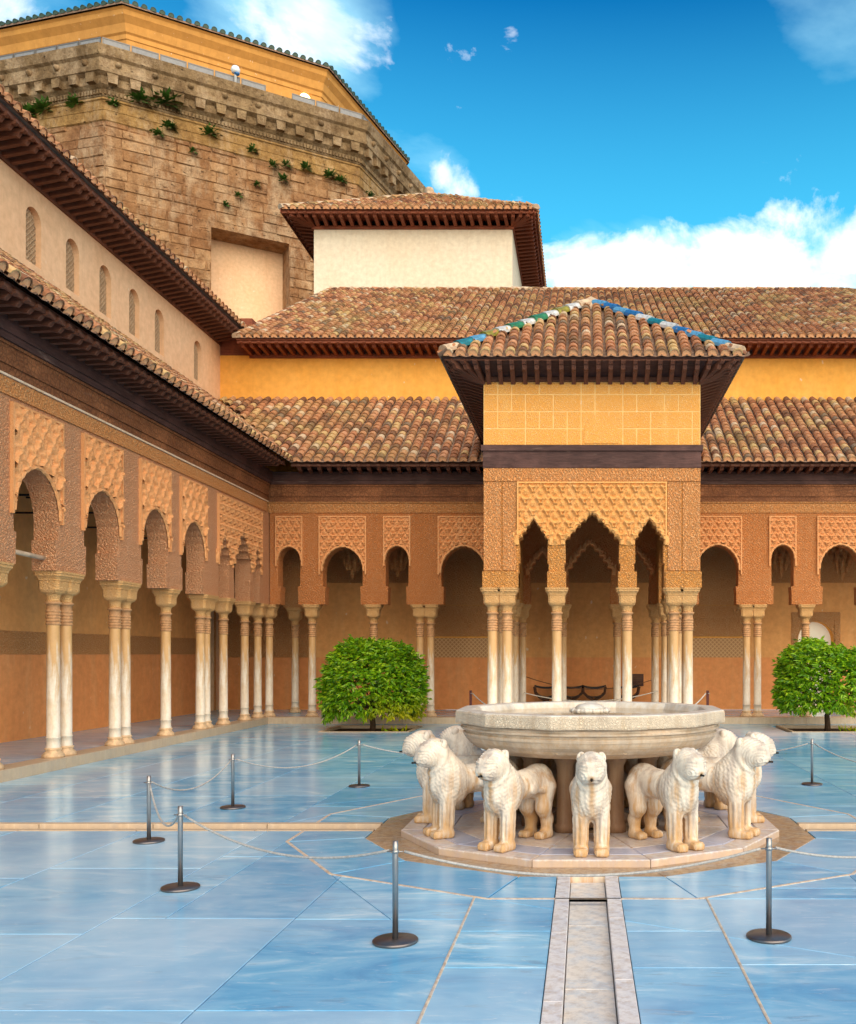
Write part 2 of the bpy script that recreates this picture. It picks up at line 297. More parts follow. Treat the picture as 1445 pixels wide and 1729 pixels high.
MT['cornice'] = m_ashlar('grimy_cornice_stone', (0.34, 0.22, 0.11), (0.40, 0.27, 0.145), (0.13, 0.075, 0.035))
MT['panel_glass'] = m_plain('frosted_rail_panel', (0.24, 0.235, 0.24), 0.5, 0.0, 0.15)
MT['rail'] = m_plain('grey_rail_frame', (0.17, 0.16, 0.15), 0.5, 0.3, 0.1)
MT['weed'] = m_plain('weed_leaf', (0.06, 0.14, 0.018), 0.7, 0, 0.5, 4)
MT['lattice'] = m_plain('lattice_plaster', (0.46, 0.31, 0.19), 0.9, 0, 0.2)
MT['dark'] = m_plain('dark_interior', (0.035, 0.022, 0.015), 0.9, 0, 0.3)
MT['leather'] = m_plain('black_leather', (0.012, 0.009, 0.008), 0.45, 0, 0.3)
MT['chair_wood'] = m_wood('chair_walnut', (0.05, 0.02, 0.01), (0.14, 0.06, 0.03))
MT['iron'] = m_plain('black_iron', (0.02, 0.018, 0.016), 0.6, 0.3)
MT['white'] = m_plain('white_enamel', (0.75, 0.76, 0.78), 0.35, 0, 0.1)
MT['ground'] = m_plain('dry_earth', (0.22, 0.15, 0.09), 0.95, 0, 0.4, 0.5)
def m_water():
    m, nt, b, oc = start('shallow_water')
    fr = node(nt, 'ShaderNodeFresnel', i_IOR=1.33)
    bp = node(nt, 'ShaderNodeBump', i_Height=noise(nt, oc, 9, 3, 0.5), i_Strength=0.06, i_Distance=0.01)
    gl = node(nt, 'ShaderNodeBsdfGlossy', i_Roughness=0.02, i_Normal=bp.outputs[0]); tp = node(nt, 'ShaderNodeBsdfTransparent', i_Color=(0.92, 0.88, 0.82, 1))
    ms = node(nt, 'ShaderNodeMixShader', i_0=math_n(nt, 'MULTIPLY', fr.outputs[0], 0.5), i_1=tp.outputs[0], i_2=gl.outputs[0])
    nt.links.new(ms.outputs[0], nt.nodes['Material Output'].inputs[0])
    return m
MT['water'] = m_water()
def m_emit(name, c, s):
    m, nt, b, oc = start(name)
    b.inputs['Base Color'].default_value = c4(c); b.inputs['Emission Color'].default_value = c4(c); b.inputs['Emission Strength'].default_value = s
    return m
MT['glint_glow'] = m_emit('glint_pane', (1.0, 0.78, 0.35), 3.0)  # glow that imitates a reflected glint, no light source
MT['daylight_glow'] = m_emit('glow_pane', (0.8, 0.72, 0.56), 0.1)  # glow that imitates daylight beyond the doorway
def m_zellige():
    m, nt, b, oc = start('interlaced_tile_band')
    x, y, z = sep(nt, oc)
    u = math_n(nt, 'MULTIPLY', x, 9.0); w = math_n(nt, 'MULTIPLY', z, 9.0)
    a = math_n(nt, 'SINE', math_n(nt, 'MULTIPLY', math_n(nt, 'ADD', u, w), pi)); c = math_n(nt, 'SINE', math_n(nt, 'MULTIPLY', math_n(nt, 'SUBTRACT', u, w), pi))
    d = math_n(nt, 'ABSOLUTE', math_n(nt, 'MULTIPLY', a, c))
    e = math_n(nt, 'ABSOLUTE', math_n(nt, 'SINE', math_n(nt, 'MULTIPLY', math_n(nt, 'ADD', a, c), 5.0)))
    f = ramp(nt, math_n(nt, 'ADD', math_n(nt, 'MULTIPLY', d, 0.6), math_n(nt, 'MULTIPLY', e, 0.4)), [(0.36, 0), (0.44, 1)])
    col = mixc(nt, f, (0.74, 0.47, 0.22), (0.44, 0.19, 0.06))
    finish(nt, b, col, 0.5, f, 0.4, 0.01, 0.4)
    return m
MT['zellige'] = m_zellige()

# ------------------------------------------------------------------ sky with broken cloud
def build_world():
    w = bpy.data.worlds.new('World'); SC.world = w; w.use_nodes = True
    nt = w.node_tree; bg = nt.nodes['Background']
    sky = nt.nodes.new('ShaderNodeTexSky'); sky.sky_type = 'NISHITA'; sky.sun_disc = False
    sky.sun_elevation = radians(SUN_EL); sky.sun_rotation = radians(SUN_AZ)
    sky.air_density = 1.0; sky.dust_density = 0.35; sky.ozone_density = 2.5; sky.altitude = 700
    hs = node(nt, 'ShaderNodeHueSaturation', i_Saturation=1.65, i_Color=sky.outputs[0])
    d = nt.nodes.new('ShaderNodeTexCoord').outputs['Generated']
    n1 = noise(nt, mapping(nt, d, (1, 1, 1.5)), 7.0, 10, 0.6, 0.3)
    n2 = noise(nt, mapping(nt, d, (1, 1, 2.2), (0, 0, 0), (3.1, 1.7, 0.4)), 2.6, 8, 0.55, 0.4)
    z = sep(nt, d)[2]
    cov = math_n(nt, 'MULTIPLY', ramp(nt, z, [(0.0, 1.0), (0.30, 0.8), (0.365, 0.15), (0.41, 0.0)]), 0.19)
    def spot(px, py, rad, amt):
        v = Vector(((px - VX) / F, 1, (VY - py) / F)).normalized()
        dn = node(nt, 'ShaderNodeVectorMath', operation='DISTANCE', i_0=d, i_1=tuple(v)).outputs['Value']
        return math_n(nt, 'MULTIPLY', node(nt, 'ShaderNodeMapRange', i_0=dn, i_1=0.0, i_2=rad, i_3=1.0, i_4=0.0).outputs[0], amt)
    for px, py, rad, amt in ((530, 30, 0.085, 0.5), (600, 62, 0.04, 0.32), (430, 15, 0.06, 0.34), (745, 292, 0.045, 0.27), (20, 5, 0.07, 0.3), (868, 56, 0.015, 0.07), (655, 65, 0.03, 0.06), (1000, 475, 0.07, 0.34), (1230, 480, 0.075, 0.40), (1420, 450, 0.08, 0.38), (1110, 490, 0.08, 0.34), (1330, 470, 0.08, 0.36)):
        cov = math_n(nt, 'MAXIMUM', cov, spot(px, py, rad, amt))
    dens = math_n(nt, 'ADD', n1, cov)
    f = ramp(nt, dens, [(0.655, 0), (0.735, 0.5), (0.86, 1)])
    veil = math_n(nt, 'MULTIPLY', ramp(nt, math_n(nt, 'ADD', n2, math_n(nt, 'MULTIPLY', cov, 0.7)), [(0.50, 0), (0.72, 1)]), 0.65)
    cl = mixc(nt, ramp(nt, n1, [(0.42, 0), (0.62, 1)]), (6.0, 6.6, 7.4), (10.0, 9.8, 9.6))
    haze = ramp(nt, z, [(0.05, 0.9), (0.36, 0.75), (0.47, 0.38), (0.58, 0.0)])
    col = mixc(nt, haze, hs.outputs[0], (0.7, 4.9, 7.0)); col = mixc(nt, veil, col, (3.6, 6.6, 7.6)); col = mixc(nt, f, col, cl)
    nt.links.new(col, bg.inputs['Color']); bg.inputs['Strength'].default_value = SKY_STRENGTH
build_world()

# ------------------------------------------------------------------ geometry helpers
I4 = Matrix.Identity(4)
WM = {}
class MB:
    def __init__(s): s.v = []; s.f = []; s.m = []; s.smooth = []
    def add(s, verts, faces, mi=0, sm=False):
        o = len(s.v); s.v.extend(verts)
        for f in faces: s.f.append([i + o for i in f]); s.m.append(mi); s.smooth.append(sm)
        return s
    def box(s, x0, x1, y0, y1, z0, z1, mi=0):
        return s.add([(x0, y0, z0), (x1, y0, z0), (x1, y1, z0), (x0, y1, z0), (x0, y0, z1), (x1, y0, z1), (x1, y1, z1), (x0, y1, z1)],
                     [(3, 2, 1, 0), (4, 5, 6, 7), (0, 1, 5, 4), (1, 2, 6, 5), (2, 3, 7, 6), (3, 0, 4, 7)], mi)
    def prism_y(s, pts, y0, y1, mi=0, mside=None):
        """polygon in x,z pushed from y0 (front) to y1"""
        n = len(pts)
        s.add([(x, y0, z) for x, z in pts] + [(x, y1, z) for x, z in pts], [list(range(n))[::1], list(range(2 * n - 1, n - 1, -1))], mi)
        o = len(s.v) - 2 * n
        for i in range(n):
            j = (i + 1) % n
            s.f.append([o + j, o + i, o + n + i, o + n + j]); s.m.append(mi if mside is None else mside); s.smooth.append(False)
        return s
    def prism_z(s, pts, z0, z1, mi=0):
        n = len(pts)
        s.add([(x, y, z0) for x, y in pts] + [(x, y, z1) for x, y in pts], [list(range(n))[::-1], list(range(n, 2 * n))] + [(i, (i + 1) % n, n + (i + 1) % n, n + i) for i in range(n)], mi)
        return s
    def lathe(s, prof, n=16, mi=0, sm=True, c=(0, 0), ph=0.0, cap=True):
        vs = []
        for r, z in prof:
            for k in range(n):
                a = ph + 2 * pi * k / n; vs.append((c[0] + r * cos(a), c[1] + r * sin(a), z))
        fs = []
        for i in range(len(prof) - 1):
            for k in range(n):
                k2 = (k + 1) % n; fs.append((i * n + k, i * n + k2, (i + 1) * n + k2, (i + 1) * n + k))
        if cap: fs.append(list(range(n))[::-1]); fs.append([(len(prof) - 1) * n + k for k in range(n)])
        return s.add(vs, fs, mi, sm)
    def tube(s, path, r, n=6, mi=0, sm=True, r2=None):
        P = [Vector(p) for p in path]; vs = []; N = len(P)
        for i, p in enumerate(P):
            t = (P[min(i + 1, N - 1)] - P[max(i - 1, 0)]).normalized()
            u = t.cross(Vector((0, 0, 1)))
            if u.length < 0.1: u = t.cross(Vector((1, 0, 0)))
            u.normalize(); w = u.cross(t); rr = r if r2 is None else r + (r2 - r) * i / (N - 1)
            for k in range(n):
                a = 2 * pi * k / n; vs.append(tuple(p + u * (rr * cos(a)) + w * (rr * sin(a))))
        fs = [(i * n + k, i * n + (k + 1) % n, (i + 1) * n + (k + 1) % n, (i + 1) * n + k) for i in range(N - 1) for k in range(n)]
        fs += [list(range(n))[::-1], [(N - 1) * n + k for k in range(n)]]
        return s.add(vs, fs, mi, sm)
    def xf(s, M):
        s.v = [tuple(M @ Vector(p)) for p in s.v]; return s
    def mesh(s, name, mats):
        me = bpy.data.meshes.new(name); me.from_pydata(s.v, [], s.f)
        for m in (mats if isinstance(mats, (list, tuple)) else [mats]): me.materials.append(MT[m])
        me.polygons.foreach_set('material_index', s.m); me.polygons.foreach_set('use_smooth', s.smooth); me.update()
        return me
def put(name, data, parent=None, W=None):
    """link an object whose world matrix is W (default: its parent's)"""
    o = bpy.data.objects.new(name, data); COL.objects.link(o)
    pw = WM[parent.name] if parent else I4
    if W is None: W = pw
    WM[o.name] = W
    if parent: o.parent = parent
    o.matrix_basis = pw.inverted() @ W
    return o
def part(name, mb, mats, parent=None, W=None): return put(name, mb.mesh(name, mats), parent, W)
def tag(o, label, cat, group=None):
    o['label'] = label; o['category'] = cat
    if group: o['group'] = group
    return o
def thing(name, label, cat, W=I4, group=None):
    o = put(name, None, None, W); o.empty_display_size = 0.3
    return tag(o, label, cat, group)
def structure(o): o['kind'] = 'structure'; return o
def stuff(o): o['kind'] = 'stuff'; return o
def T(x, y, z): return Matrix.Translation((x, y, z))
def RZ(a): return Matrix.Rotation(a, 4, 'Z')
def frame(O, U, V):
    U = Vector(U).normalized(); V = Vector(V).normalized(); Wn = U.cross(V)
    return Matrix(((U.x, V.x, Wn.x, O[0]), (U.y, V.y, Wn.y, O[1]), (U.z, V.z, Wn.z, O[2]), (0, 0, 0, 1)))
EYE = Vector((0, 0, H))

def sheet(outer, holes, y=0.0):
    """flat wall sheet in x,z with openings cut out, facing -y"""
    bm = bmesh.new(); edges = []
    for loop in [outer] + holes:
        vs = [bm.verts.new((x, y, z)) for x, z in loop]
        edges += [bm.edges.new((vs[i], vs[(i + 1) % len(vs)])) for i in range(len(vs))]
    bmesh.ops.triangle_fill(bm, use_beauty=True, use_dissolve=False, edges=edges, normal=(0, -1, 0))
    mb = MB(); bm.verts.index_update()
    fs = []
    for f in bm.faces:
        f.normal_update(); ids = [v.index for v in f.verts]
        fs.append(ids if f.normal.y < 0 else ids[::-1])
    mb.add([tuple(v.co) for v in bm.verts], fs); bm.free()
    return mb
def jamb(mb, loop, y0, y1, mi=0):
    n = len(loop)
    mb.add([(x, y0, z) for x, z in loop] + [(x, y1, z) for x, z in loop], [(i, (i + 1) % n, n + (i + 1) % n, n + i) for i in range(n)], mi)
    return mb
def round_head(c, a, z0, z1, n=10, horse=0.0):
    zs = z1 - a * 1.05
    return [(c - a, z0), (c + a, z0)] + [(c + a * (1 + horse * sin(t)) * cos(t), zs + (z1 - zs) * sin(t)) for t in [pi * i / n for i in range(n + 1)]]

# ------------------------------------------------------------------ roof tiles
_tile_cache = {}
def tile_mesh(r, L, eave):
    k = (r, L, eave)
    if k in _tile_cache: return _tile_cache[k]
    mb = MB(); n = 6; vs = []
    for j, (y, rr, h) in enumerate(((-0.03, r, 0.028), (L, r * 0.82, 0.0))):
        for i in range(n + 1):
            a = pi * i / n; vs.append((-rr * cos(a), y, h + rr * 0.95 * sin(a)))
    for i in range(n + 1):                                   # the clay's own thickness, seen at the lower end
        a = pi * i / n; vs.append((-(r - 0.016) * cos(a), -0.03, 0.028 + (r - 0.016) * 0.95 * sin(a) - 0.004))
    fs = [(i, i + 1, n + 2 + i, n + 1 + i) for i in range(n)] + [(i + 1, i, 2 * n + 2 + i, 2 * n + 3 + i) for i in range(n)]
    mb.add(vs, fs, 0, False)
    if eave:
        pv = [(-(r - 0.012) * cos(pi * i / n), -0.012, 0.028 + (r - 0.012) * 0.95 * sin(pi * i / n)) for i in range(n + 1)] + [(r - 0.014, -0.012, -0.02), (-(r - 0.014), -0.012, -0.02)]
        mb.add(pv, [list(range(n + 3))[::-1]], 1)
    _tile_cache[k] = (mb, mb.mesh('roof_tile', ['tile', 'plug']))
    return _tile_cache[k]
def tile_roof(parent, O, U, V, u0, u1, vr, sp=0.235, expo=0.22, keep=300, name='roof', deck=True, eave_fill=True):
    """clay barrel tiles on the plane O + u U + v V; vr(u) gives the covered stretch of v"""
    W = frame(O, U, V); r = sp * 0.41; L = expo * 1.5
    n = int(round((u1 - u0) / sp)); spots = []; base = MB()
    for i in range(n):
        u = u0 + (i + 0.5) * (u1 - u0) / n; a, b = vr(u)
        if b - a < 0.1: continue
        j = 0
        while True:                                            # joints of every course line up along the roof
            v = j * expo; j += 1
            if v + expo * 0.5 > b: break
            if v < a - expo * 0.6: continue
            spots.append((u, v, j == 1 and a <= 0.001))
        # pan tile: a hollow strip between two cover rows
        uc = u + 0.5 * sp; k = 4; hw = sp * 0.5
        a2, b2 = vr(min(uc, u1)); y0, y1 = min(a, a2), max(b, b2)
        vs = [(uc - hw * cos(pi * q / k), yy, -0.035 * sin(pi * q / k) + 0.012) for yy in (y0 - 0.05 if y0 < 0.01 else y0, y1) for q in range(k + 1)]
        base.add(vs, [(q, q + 1, k + 2 + q, k + 1 + q) for q in range(k)], 0, True)
    root = part(name, base, 'pan', parent, W)
    def dist(t): return ((W @ Vector((t[0], t[1], 0))) - EYE).length
    spots.sort(key=dist)
    def jitter(t):
        return T(t[0] + random.uniform(-.008, .008), t[1] + (0 if t[2] else random.uniform(-.012, .012)), random.uniform(-.004, .006)) @ RZ(random.uniform(-.03, .03)) @ Matrix.Rotation(random.uniform(-.05, .05), 4, 'Y')
    for t in spots[:keep]:
        put('roof_tile', tile_mesh(r, L, t[2] and eave_fill)[1], root, W @ jitter(t))
    rest = MB()
    for t in spots[keep:]:
        src = tile_mesh(r, L, t[2] and eave_fill)[0]; J = jitter(t); o = len(rest.v)
        rest.v.extend([tuple(J @ Vector(p)) for p in src.v])
        rest.f.extend([[i + o for i in f] for f in src.f]); rest.m.extend(src.m); rest.smooth.extend(src.smooth)
    if rest.v: stuff(part('roof_tile_field', rest, ['tile', 'plug'], root, W))
    return root
def ridge_tiles(parent, A, B, n, r=0.11, mats=('tile',), name='ridge_tile'):
    A = Vector(A); B = Vector(B); d = B - A; L = d.length / n
    up = Vector((0, 0, 1)); V = d.normalized(); U = V.cross(up).normalized()
    meshes = {}
    for i in range(n):
        m = mats[i % len(mats)]
        if m not in meshes:
            mb = MB(); k = 7; vs = []
            for y, rr, h in ((-0.02, r, 0.02), (L * 1.12, r * 0.86, 0.0)):
                vs += [(-rr * cos(pi * (q - 0.7) / (k - 1.4)), y, h + rr * 0.8 * sin(pi * (q - 0.7) / (k - 1.4))) for q in range(k + 1)]
            mb.add(vs, [(q, q + 1, k + 2 + q, k + 1 + q) for q in range(k)] + [list(range(k + 1))], 0)
            meshes[m] = mb.mesh(name, [m, 'mortar'])
        put(name, meshes[m], parent, frame(A + d * (i / n) + Vector((0, 0, random.uniform(-.01, .01))), U, V) @ RZ(random.uniform(-.05, .05)))
def rafter_row(parent, inner, outer, n, mat='wood_rafter', w=0.08, h=0.12, nose=True):
    """carved rafter ends from inner(t) on the wall to outer(t) under the eave"""
    cache = {}
    for i in range(n):
        t = (i + 0.5) / n; a = Vector(inner(t)); b = Vector(outer(t)); d = b - a; L = round(d.length, 2)
        if L not in cache:
            mb = MB()
            prof = [(0, -h), (0, 0), (L, 0), (L, -h * 0.35), (L - 0.05, -h * 0.55), (L - 0.09, -h * 0.45), (L - 0.15, -h * 0.95), (L - 0.25, -h * 0.8)] if nose else [(0, -h), (0, 0), (L, 0), (L, -h * 0.5), (L - 0.08, -h)]
            m2 = MB().prism_y([(x, z) for x, z in prof], -w / 2, w / 2)
            cache[L] = m2.mesh('rafter', mat)
        X = d.normalized(); Y = Vector((0, 0, 1)).cross(X).normalized(); Z = X.cross(Y)
        put('rafter', cache[L], parent, Matrix(((X.x, Y.x, Z.x, a.x), (X.y, Y.y, Z.y, a.y), (X.z, Y.z, Z.z, a.z), (0, 0, 0, 1))))

# ------------------------------------------------------------------ arches, carved panels, columns
ZI = 2.80                                                      # top of every capital
class Arch:
    def __init__(s, c, a, za, zs=None, kind='round', corbel=0.05):
        s.c, s.a, s.za, s.kind, s.k = c, a, za, kind, corbel
        s.zs = zs if zs is not None else za - 1.22 * a
    def curve(s, e=0.0):
        """left spring to right spring, widened by e"""
        c, a, P = s.c, s.a + e, []
        hgt = s.za - s.zs + e
        if s.kind == 'round':
            n = 26
            for i in range(n + 1):
                t = pi - pi * i / n; q = 1 - (0.022 * (i % 2) if e == 0 else 0)
                P.append((c + a * q * cos(t) * (1 + 0.035 * sin(t)), s.zs + hgt * q * (0.93 * sin(t) + 0.07 * (1 - abs(cos(t))))))
        else:
            m = 5 if s.a > 0.35 else 4
            L = []
            for i in range(m + 1):
                t = i / m; L.append((-a * (1 - t) ** 0.92 if i < m else 0.0, s.zs + hgt * (t ** 0.86)))
            if e == 0:
                Q = []
                for i in range(m):
                    (x0, z0), (x1, z1) = L[i], L[i + 1]
                    for q in range(5):
                        f = q / 5; g = 0.42 * sin(pi * f)
                        Q.append((x0 + (x1 - x0) * f - abs(z1 - z0) * g * 0.8 * (1 if i < m - 1 else 0.35), z0 + (z1 - z0) * f + abs(x1 - x0) * g * 0.9))
                Q.append((0.0, s.za + 0.03)); L = Q
            P = [(c + x, z) for x, z in L] + [(c - x, z) for x, z in L[-2::-1]]
        return P
    def outline(s, zb=ZI):
        P = s.curve(); zc = min(zb + 0.42, s.zs - 0.05); k = s.k
        lo = [(s.c - s.a + k, zb), (s.c - s.a + k, zc - 0.16), (s.c - s.a + k * 1.25, zc - 0.03), (s.c - s.a + k * 1.25, zc), (s.c - s.a + 0.004, zc + 0.01)]
        return lo + P + [(2 * s.c - x, z) for x, z in lo[::-1]]
    def inside(s, X, Z, e):
        a = s.a + e; u = np.clip(np.abs(X - s.c) / a, 0, 1)
        top = s.zs + (s.za - s.zs + e) * (np.sqrt(1 - u * u) if s.kind == 'round' else (1 - u) ** 0.9)
        return (np.abs(X - s.c) < a) & (Z < top)
def sebka(x0, x1, z0, z1, arches, yf, cw=0.28, ch=0.215, res=0.017, amp=0.08, style=0, e=0.05):
    """pierced lozenge panel: real relief on a fine grid"""
    nx = max(2, int((x1 - x0) / res)); nz = max(2, int((z1 - z0) / res))
    X, Z = np.meshgrid(np.linspace(x0, x1, nx + 1), np.linspace(z0, z1, nz + 1))
    row = np.floor((Z - z0) / ch); Hh = np.zeros_like(X)
    ncol = max(1, round((x1 - x0) / cw)); cw = (x1 - x0) / ncol
    if style == 0:
        best = np.full_like(X, 9.0); cx = np.zeros_like(X); cz = np.zeros_like(X)
        for dr in (-1, 0, 1):
            r = row + dr; off = np.where(np.mod(r, 2) == 0, 0.5, 0.0)
            u = (X - x0) / cw - off; k = np.round(u); px = (u - k); pz = ((Z - z0) - (r + 0.5) * ch) / ch
            d = np.minimum(np.hypot(px / 0.50, (pz + 0.12) / 0.66), np.hypot(px / 0.27, (pz - 0.62) / 0.42))
            m = d < best; best = np.where(m, d, best); cx = np.where(m, px, cx); cz = np.where(m, pz, cz)
        ring = np.clip(1 - np.abs(best - 0.86) / 0.17, 0, 1)
        ros = np.clip(1 - np.hypot(cx / 0.27, (cz + 0.12) / 0.34), 0, 1)
        ang = np.arctan2(cz + 0.12, cx)
        Hh = np.maximum(ring ** 0.7, np.minimum(1, ros * 1.6) * (0.5 + 0.22 * np.cos(6 * ang)))
        Hh = np.maximum(Hh, 0.55 * np.clip(1 - np.hypot(cx / 0.12, (cz - 0.66) / 0.22), 0, 1))
        Hh = np.where(best > 1.05, 0.2 + 0.2 * np.sin(Z * 160) * np.sin(X * 140), Hh)
    else:
        u = (X - x0) / cw; w = (Z - z0) / (ch * 2)
        d1 = np.abs(np.mod(u + w + 0.05 * np.sin(2 * pi * 3 * w), 1) - 0.5); d2 = np.abs(np.mod(u - w + 0.05 * np.sin(2 * pi * 3 * w), 1) - 0.5)
        ridge = np.clip(1 - np.minimum(d1 * (2.2 if style == 1 else 1.0), d2) / 0.12, 0, 1)
        leaf = 0.2 + 0.16 * np.sin(u * 2 * pi * 4 + 2 * np.sin(w * 2 * pi * 2)) * np.sin(w * 2 * pi * 4.3)
        Hh = np.maximum(ridge ** 0.7, np.clip(leaf, 0.0, 0.7))
    Y = yf - 0.006 - amp * Hh
    C = lambda A: (A[:-1, :-1] + A[1:, 1:]) / 2
    keep = np.ones((nz, nx), bool)
    for a in arches: keep &= ~a.inside(C(X), C(Z), e)
    idx = np.arange((nz + 1) * (nx + 1)).reshape(nz + 1, nx + 1)
    Fq = np.stack([idx[:-1, :-1], idx[:-1, 1:], idx[1:, 1:], idx[1:, :-1]], -1)[keep]
    mb = MB(); mb.v = [tuple(p) for p in np.stack([X, Y, Z], -1).reshape(-1, 3).tolist()]
    mb.f = Fq.tolist(); mb.m = [0] * len(mb.f); mb.smooth = [True] * len(mb.f)
    return mb
def archivolt(A, yf, w=0.07, proud=0.05):
    """raised rim that follows an arch"""
    P = A.curve(); mb = MB(); n = len(P); vs = []
    cz = A.zs
    for i, (x, z) in enumerate(P):
        a = P[max(i - 2, 0)]; b = P[min(i + 2, n - 1)]; tx, tz = b[0] - a[0], b[1] - a[1]; l = sqrt(tx * tx + tz * tz) or 1
        nx, nz = -tz / l, tx / l
        vs.append([(x, yf - proud * 0.4, z), (x + nx * w * 0.25, yf - proud, z + nz * w * 0.25), (x + nx * w * 0.7, yf - proud * (0.92 if i % 2 else 0.7), z + nz * w * 0.7), (x + nx * w, yf - 0.003, z + nz * w)])
    flat = [p for r in vs for p in r]
    mb.add(flat, [(i * 4 + k, (i + 1) * 4 + k, (i + 1) * 4 + k + 1, i * 4 + k + 1) for i in range(n - 1) for k in range(3)], 0, False)
    return mb
def pendants(A, yf, depth):
    """rows of little stalactite niches over a cusped arch"""
    mb = MB(); P = A.curve(); n = len(P)
    for i in range(0, n, 2):
        x, z = P[i]
        for d, s in ((0.045, 1.0), (0.11, 0.85)):
            cx, cz = x + (x - A.c) / (A.a + .01) * d * 0.7, z + d * 0.9
            mb.lathe([(0.004, cz - 0.055 * s), (0.026 * s, cz - 0.02), (0.03 * s, cz + 0.02), (0.012, cz + 0.05 * s)], 6, 0, False, (cx, yf - 0.012))
    return mb

_col = {}
def column_meshes():
    if _col: return _col
    _col['shaft'] = MB().lathe([(0.098, 0.285), (0.096, 0.30), (0.09, 0.33), (0.09, 0.42), (0.0965, 0.425), (0.0965, 0.44), (0.089, 0.445), (0.088, 1.2), (0.085, 2.04)], 18, cap=False).mesh('column', 'shaft')
    rp = [(0.085, 2.035)]
    for z in (2.06, 2.105, 2.15, 2.195, 2.24): rp += [(0.087, z - 0.02), (0.097, z - 0.012), (0.099, z), (0.097, z + 0.012), (0.087, z + 0.02)]
    rp += [(0.086, 2.28), (0.086, 2.335), (0.108, 2.34), (0.11, 2.355), (0.108, 2.37), (0.088, 2.375)]
    _col['rings'] = MB().lathe(rp, 18, cap=False).mesh('neck_rings', 'ring')
    _col['base'] = MB().lathe([(0.15, 0.15), (0.15, 0.175), (0.14, 0.2), (0.105, 0.235), (0.1, 0.25), (0.112, 0.262), (0.112, 0.28), (0.098, 0.29)], 20).mesh('base', 'base_stone')
    mb = MB(); lev = [(0.088, 2.375, 0), (0.09, 2.44, 0), (0.10, 2.475, 0.1), (0.135, 2.50, 0.5), (0.15, 2.535, 0.85), (0.152, 2.645, 0.95), (0.148, 2.665, 1), (0.16, 2.668, 1), (0.16, 2.69, 1), (0.178, 2.72, 1), (0.195, 2.735, 1), (0.195, 2.765, 1), (0.205, 2.772, 1), (0.205, ZI, 1)]
    n = 24; vs = []
    for r, z, q in lev:
        for k in range(n):
            a = 2 * pi * k / n + pi / n; s = 1 / max(abs(cos(a)), abs(sin(a))); g = 1 + (min(s, 1.36) - 1) * q
            vs.append((r * cos(a) * g, r * sin(a) * g, z))
    fs = [(i * n + k, i * n + (k + 1) % n, (i + 1) * n + (k + 1) % n, (i + 1) * n + k) for i in range(len(lev) - 1) for k in range(n)]
    mb.add(vs, fs + [[(len(lev) - 1) * n + k for k in range(n)]], 0, False)
    _col['capital'] = mb.mesh('capital', 'capital')
    return _col
MT['ring'] = m_plain('banded_neck_stone', (0.46, 0.24, 0.11), 0.55, 0, 0.35, 18)
MT['base_stone'] = m_plain('column_base_marble', (0.62, 0.42, 0.25), 0.5, 0, 0.35, 12, 0.3)
def column(parent, W, x, y):
    m = column_meshes(); M = W @ T(x, y, 0)
    c = put('column', m['shaft'], parent, M)
    put('base', m['base'], c, M); put('neck_rings', m['rings'], c, M @ RZ(random.random())); put('capital', m['capital'], c, M)
    return c
def arcade(parent, W, x0, x1, arches, zt, th, mats, panels, cols, frieze=True):
    """one arcade wall in a local frame: x along the wall, y from the front face inwards, z up"""
    yf, yb = -th / 2, th / 2; pts = [(x0, ZI)]
    for A in arches: pts += A.outline()
    pts += [(x1, ZI), (x1, zt), (x0, zt)]
    wall = part('arcade_wall', MB().prism_y(pts, yf, yb), mats[0], parent, W)
    for A in arches:
        part('archivolt', archivolt(A, yf, 0.07 if A.kind == 'round' else 0.1), mats[1], wall, W)
        if A.kind != 'round': part('stalactite_rim', pendants(A, yf, th), mats[1], wall, W)
    for (a, b, za, zb, st) in panels:
        part('carved_panel', sebka(a, b, za, zb, [A for A in arches if A.c + A.a > a and A.c - A.a < b], yf, cw=0.27 if mats[0] != 'stucco' else 0.2, ch=0.21 if mats[0] != 'stucco' else 0.155, res=0.013, style=st), mats[1], wall, W)
        fr = MB(); w = 0.03
        fr.box(a - w, a, yf - 0.05, yf, za, zb + w); fr.box(b, b + w, yf - 0.05, yf, za, zb + w); fr.box(a, b, yf - 0.048, yf, zb, zb + w)
        part('panel_frame', fr, mats[1], wall, W)
    for x, y in cols: column(parent, W, x, y)
    return wall

# ------------------------------------------------------------------ ground and court floor
XK, YK = -7.37, 22.15                                           # kerb faces of the left and the far gallery
FC = (0.06, 8.91)                                               # fountain centre
structure(part('ground', MB().box(-400, 400, -300, 700, -0.4, -0.25), 'ground'))
court = structure(part('court_floor', MB().box(-12, 14, -4, 26, -0.2, -0.1), 'grout'))
def dodeca(R, c=FC): return [(c[0] + R * cos(radians(15 + 30 * k)), c[1] + R * sin(radians(15 + 30 * k))) for k in range(12)]
def clip_half(poly, p, q, keep_left):
    out = []; n = len(poly)
    def side(a): return ((q[0] - p[0]) * (a[1] - p[1]) - (q[1] - p[1]) * (a[0] - p[0])) * (1 if keep_left else -1)
    for i in range(n):
        a, b = poly[i], poly[(i + 1) % n]; sa, sb = side(a), side(b)
        if sa >= 0: out.append(a)
        if (sa > 0 and sb < 0) or (sa < 0 and sb > 0):
            t = sa / (sa - sb); out.append((a[0] + (b[0] - a[0]) * t, a[1] + (b[1] - a[1]) * t))
    return out
def area(p): return abs(sum(p[i][0] * p[(i + 1) % len(p)][1] - p[(i + 1) % len(p)][0] * p[i][1] for i in range(len(p)))) / 2
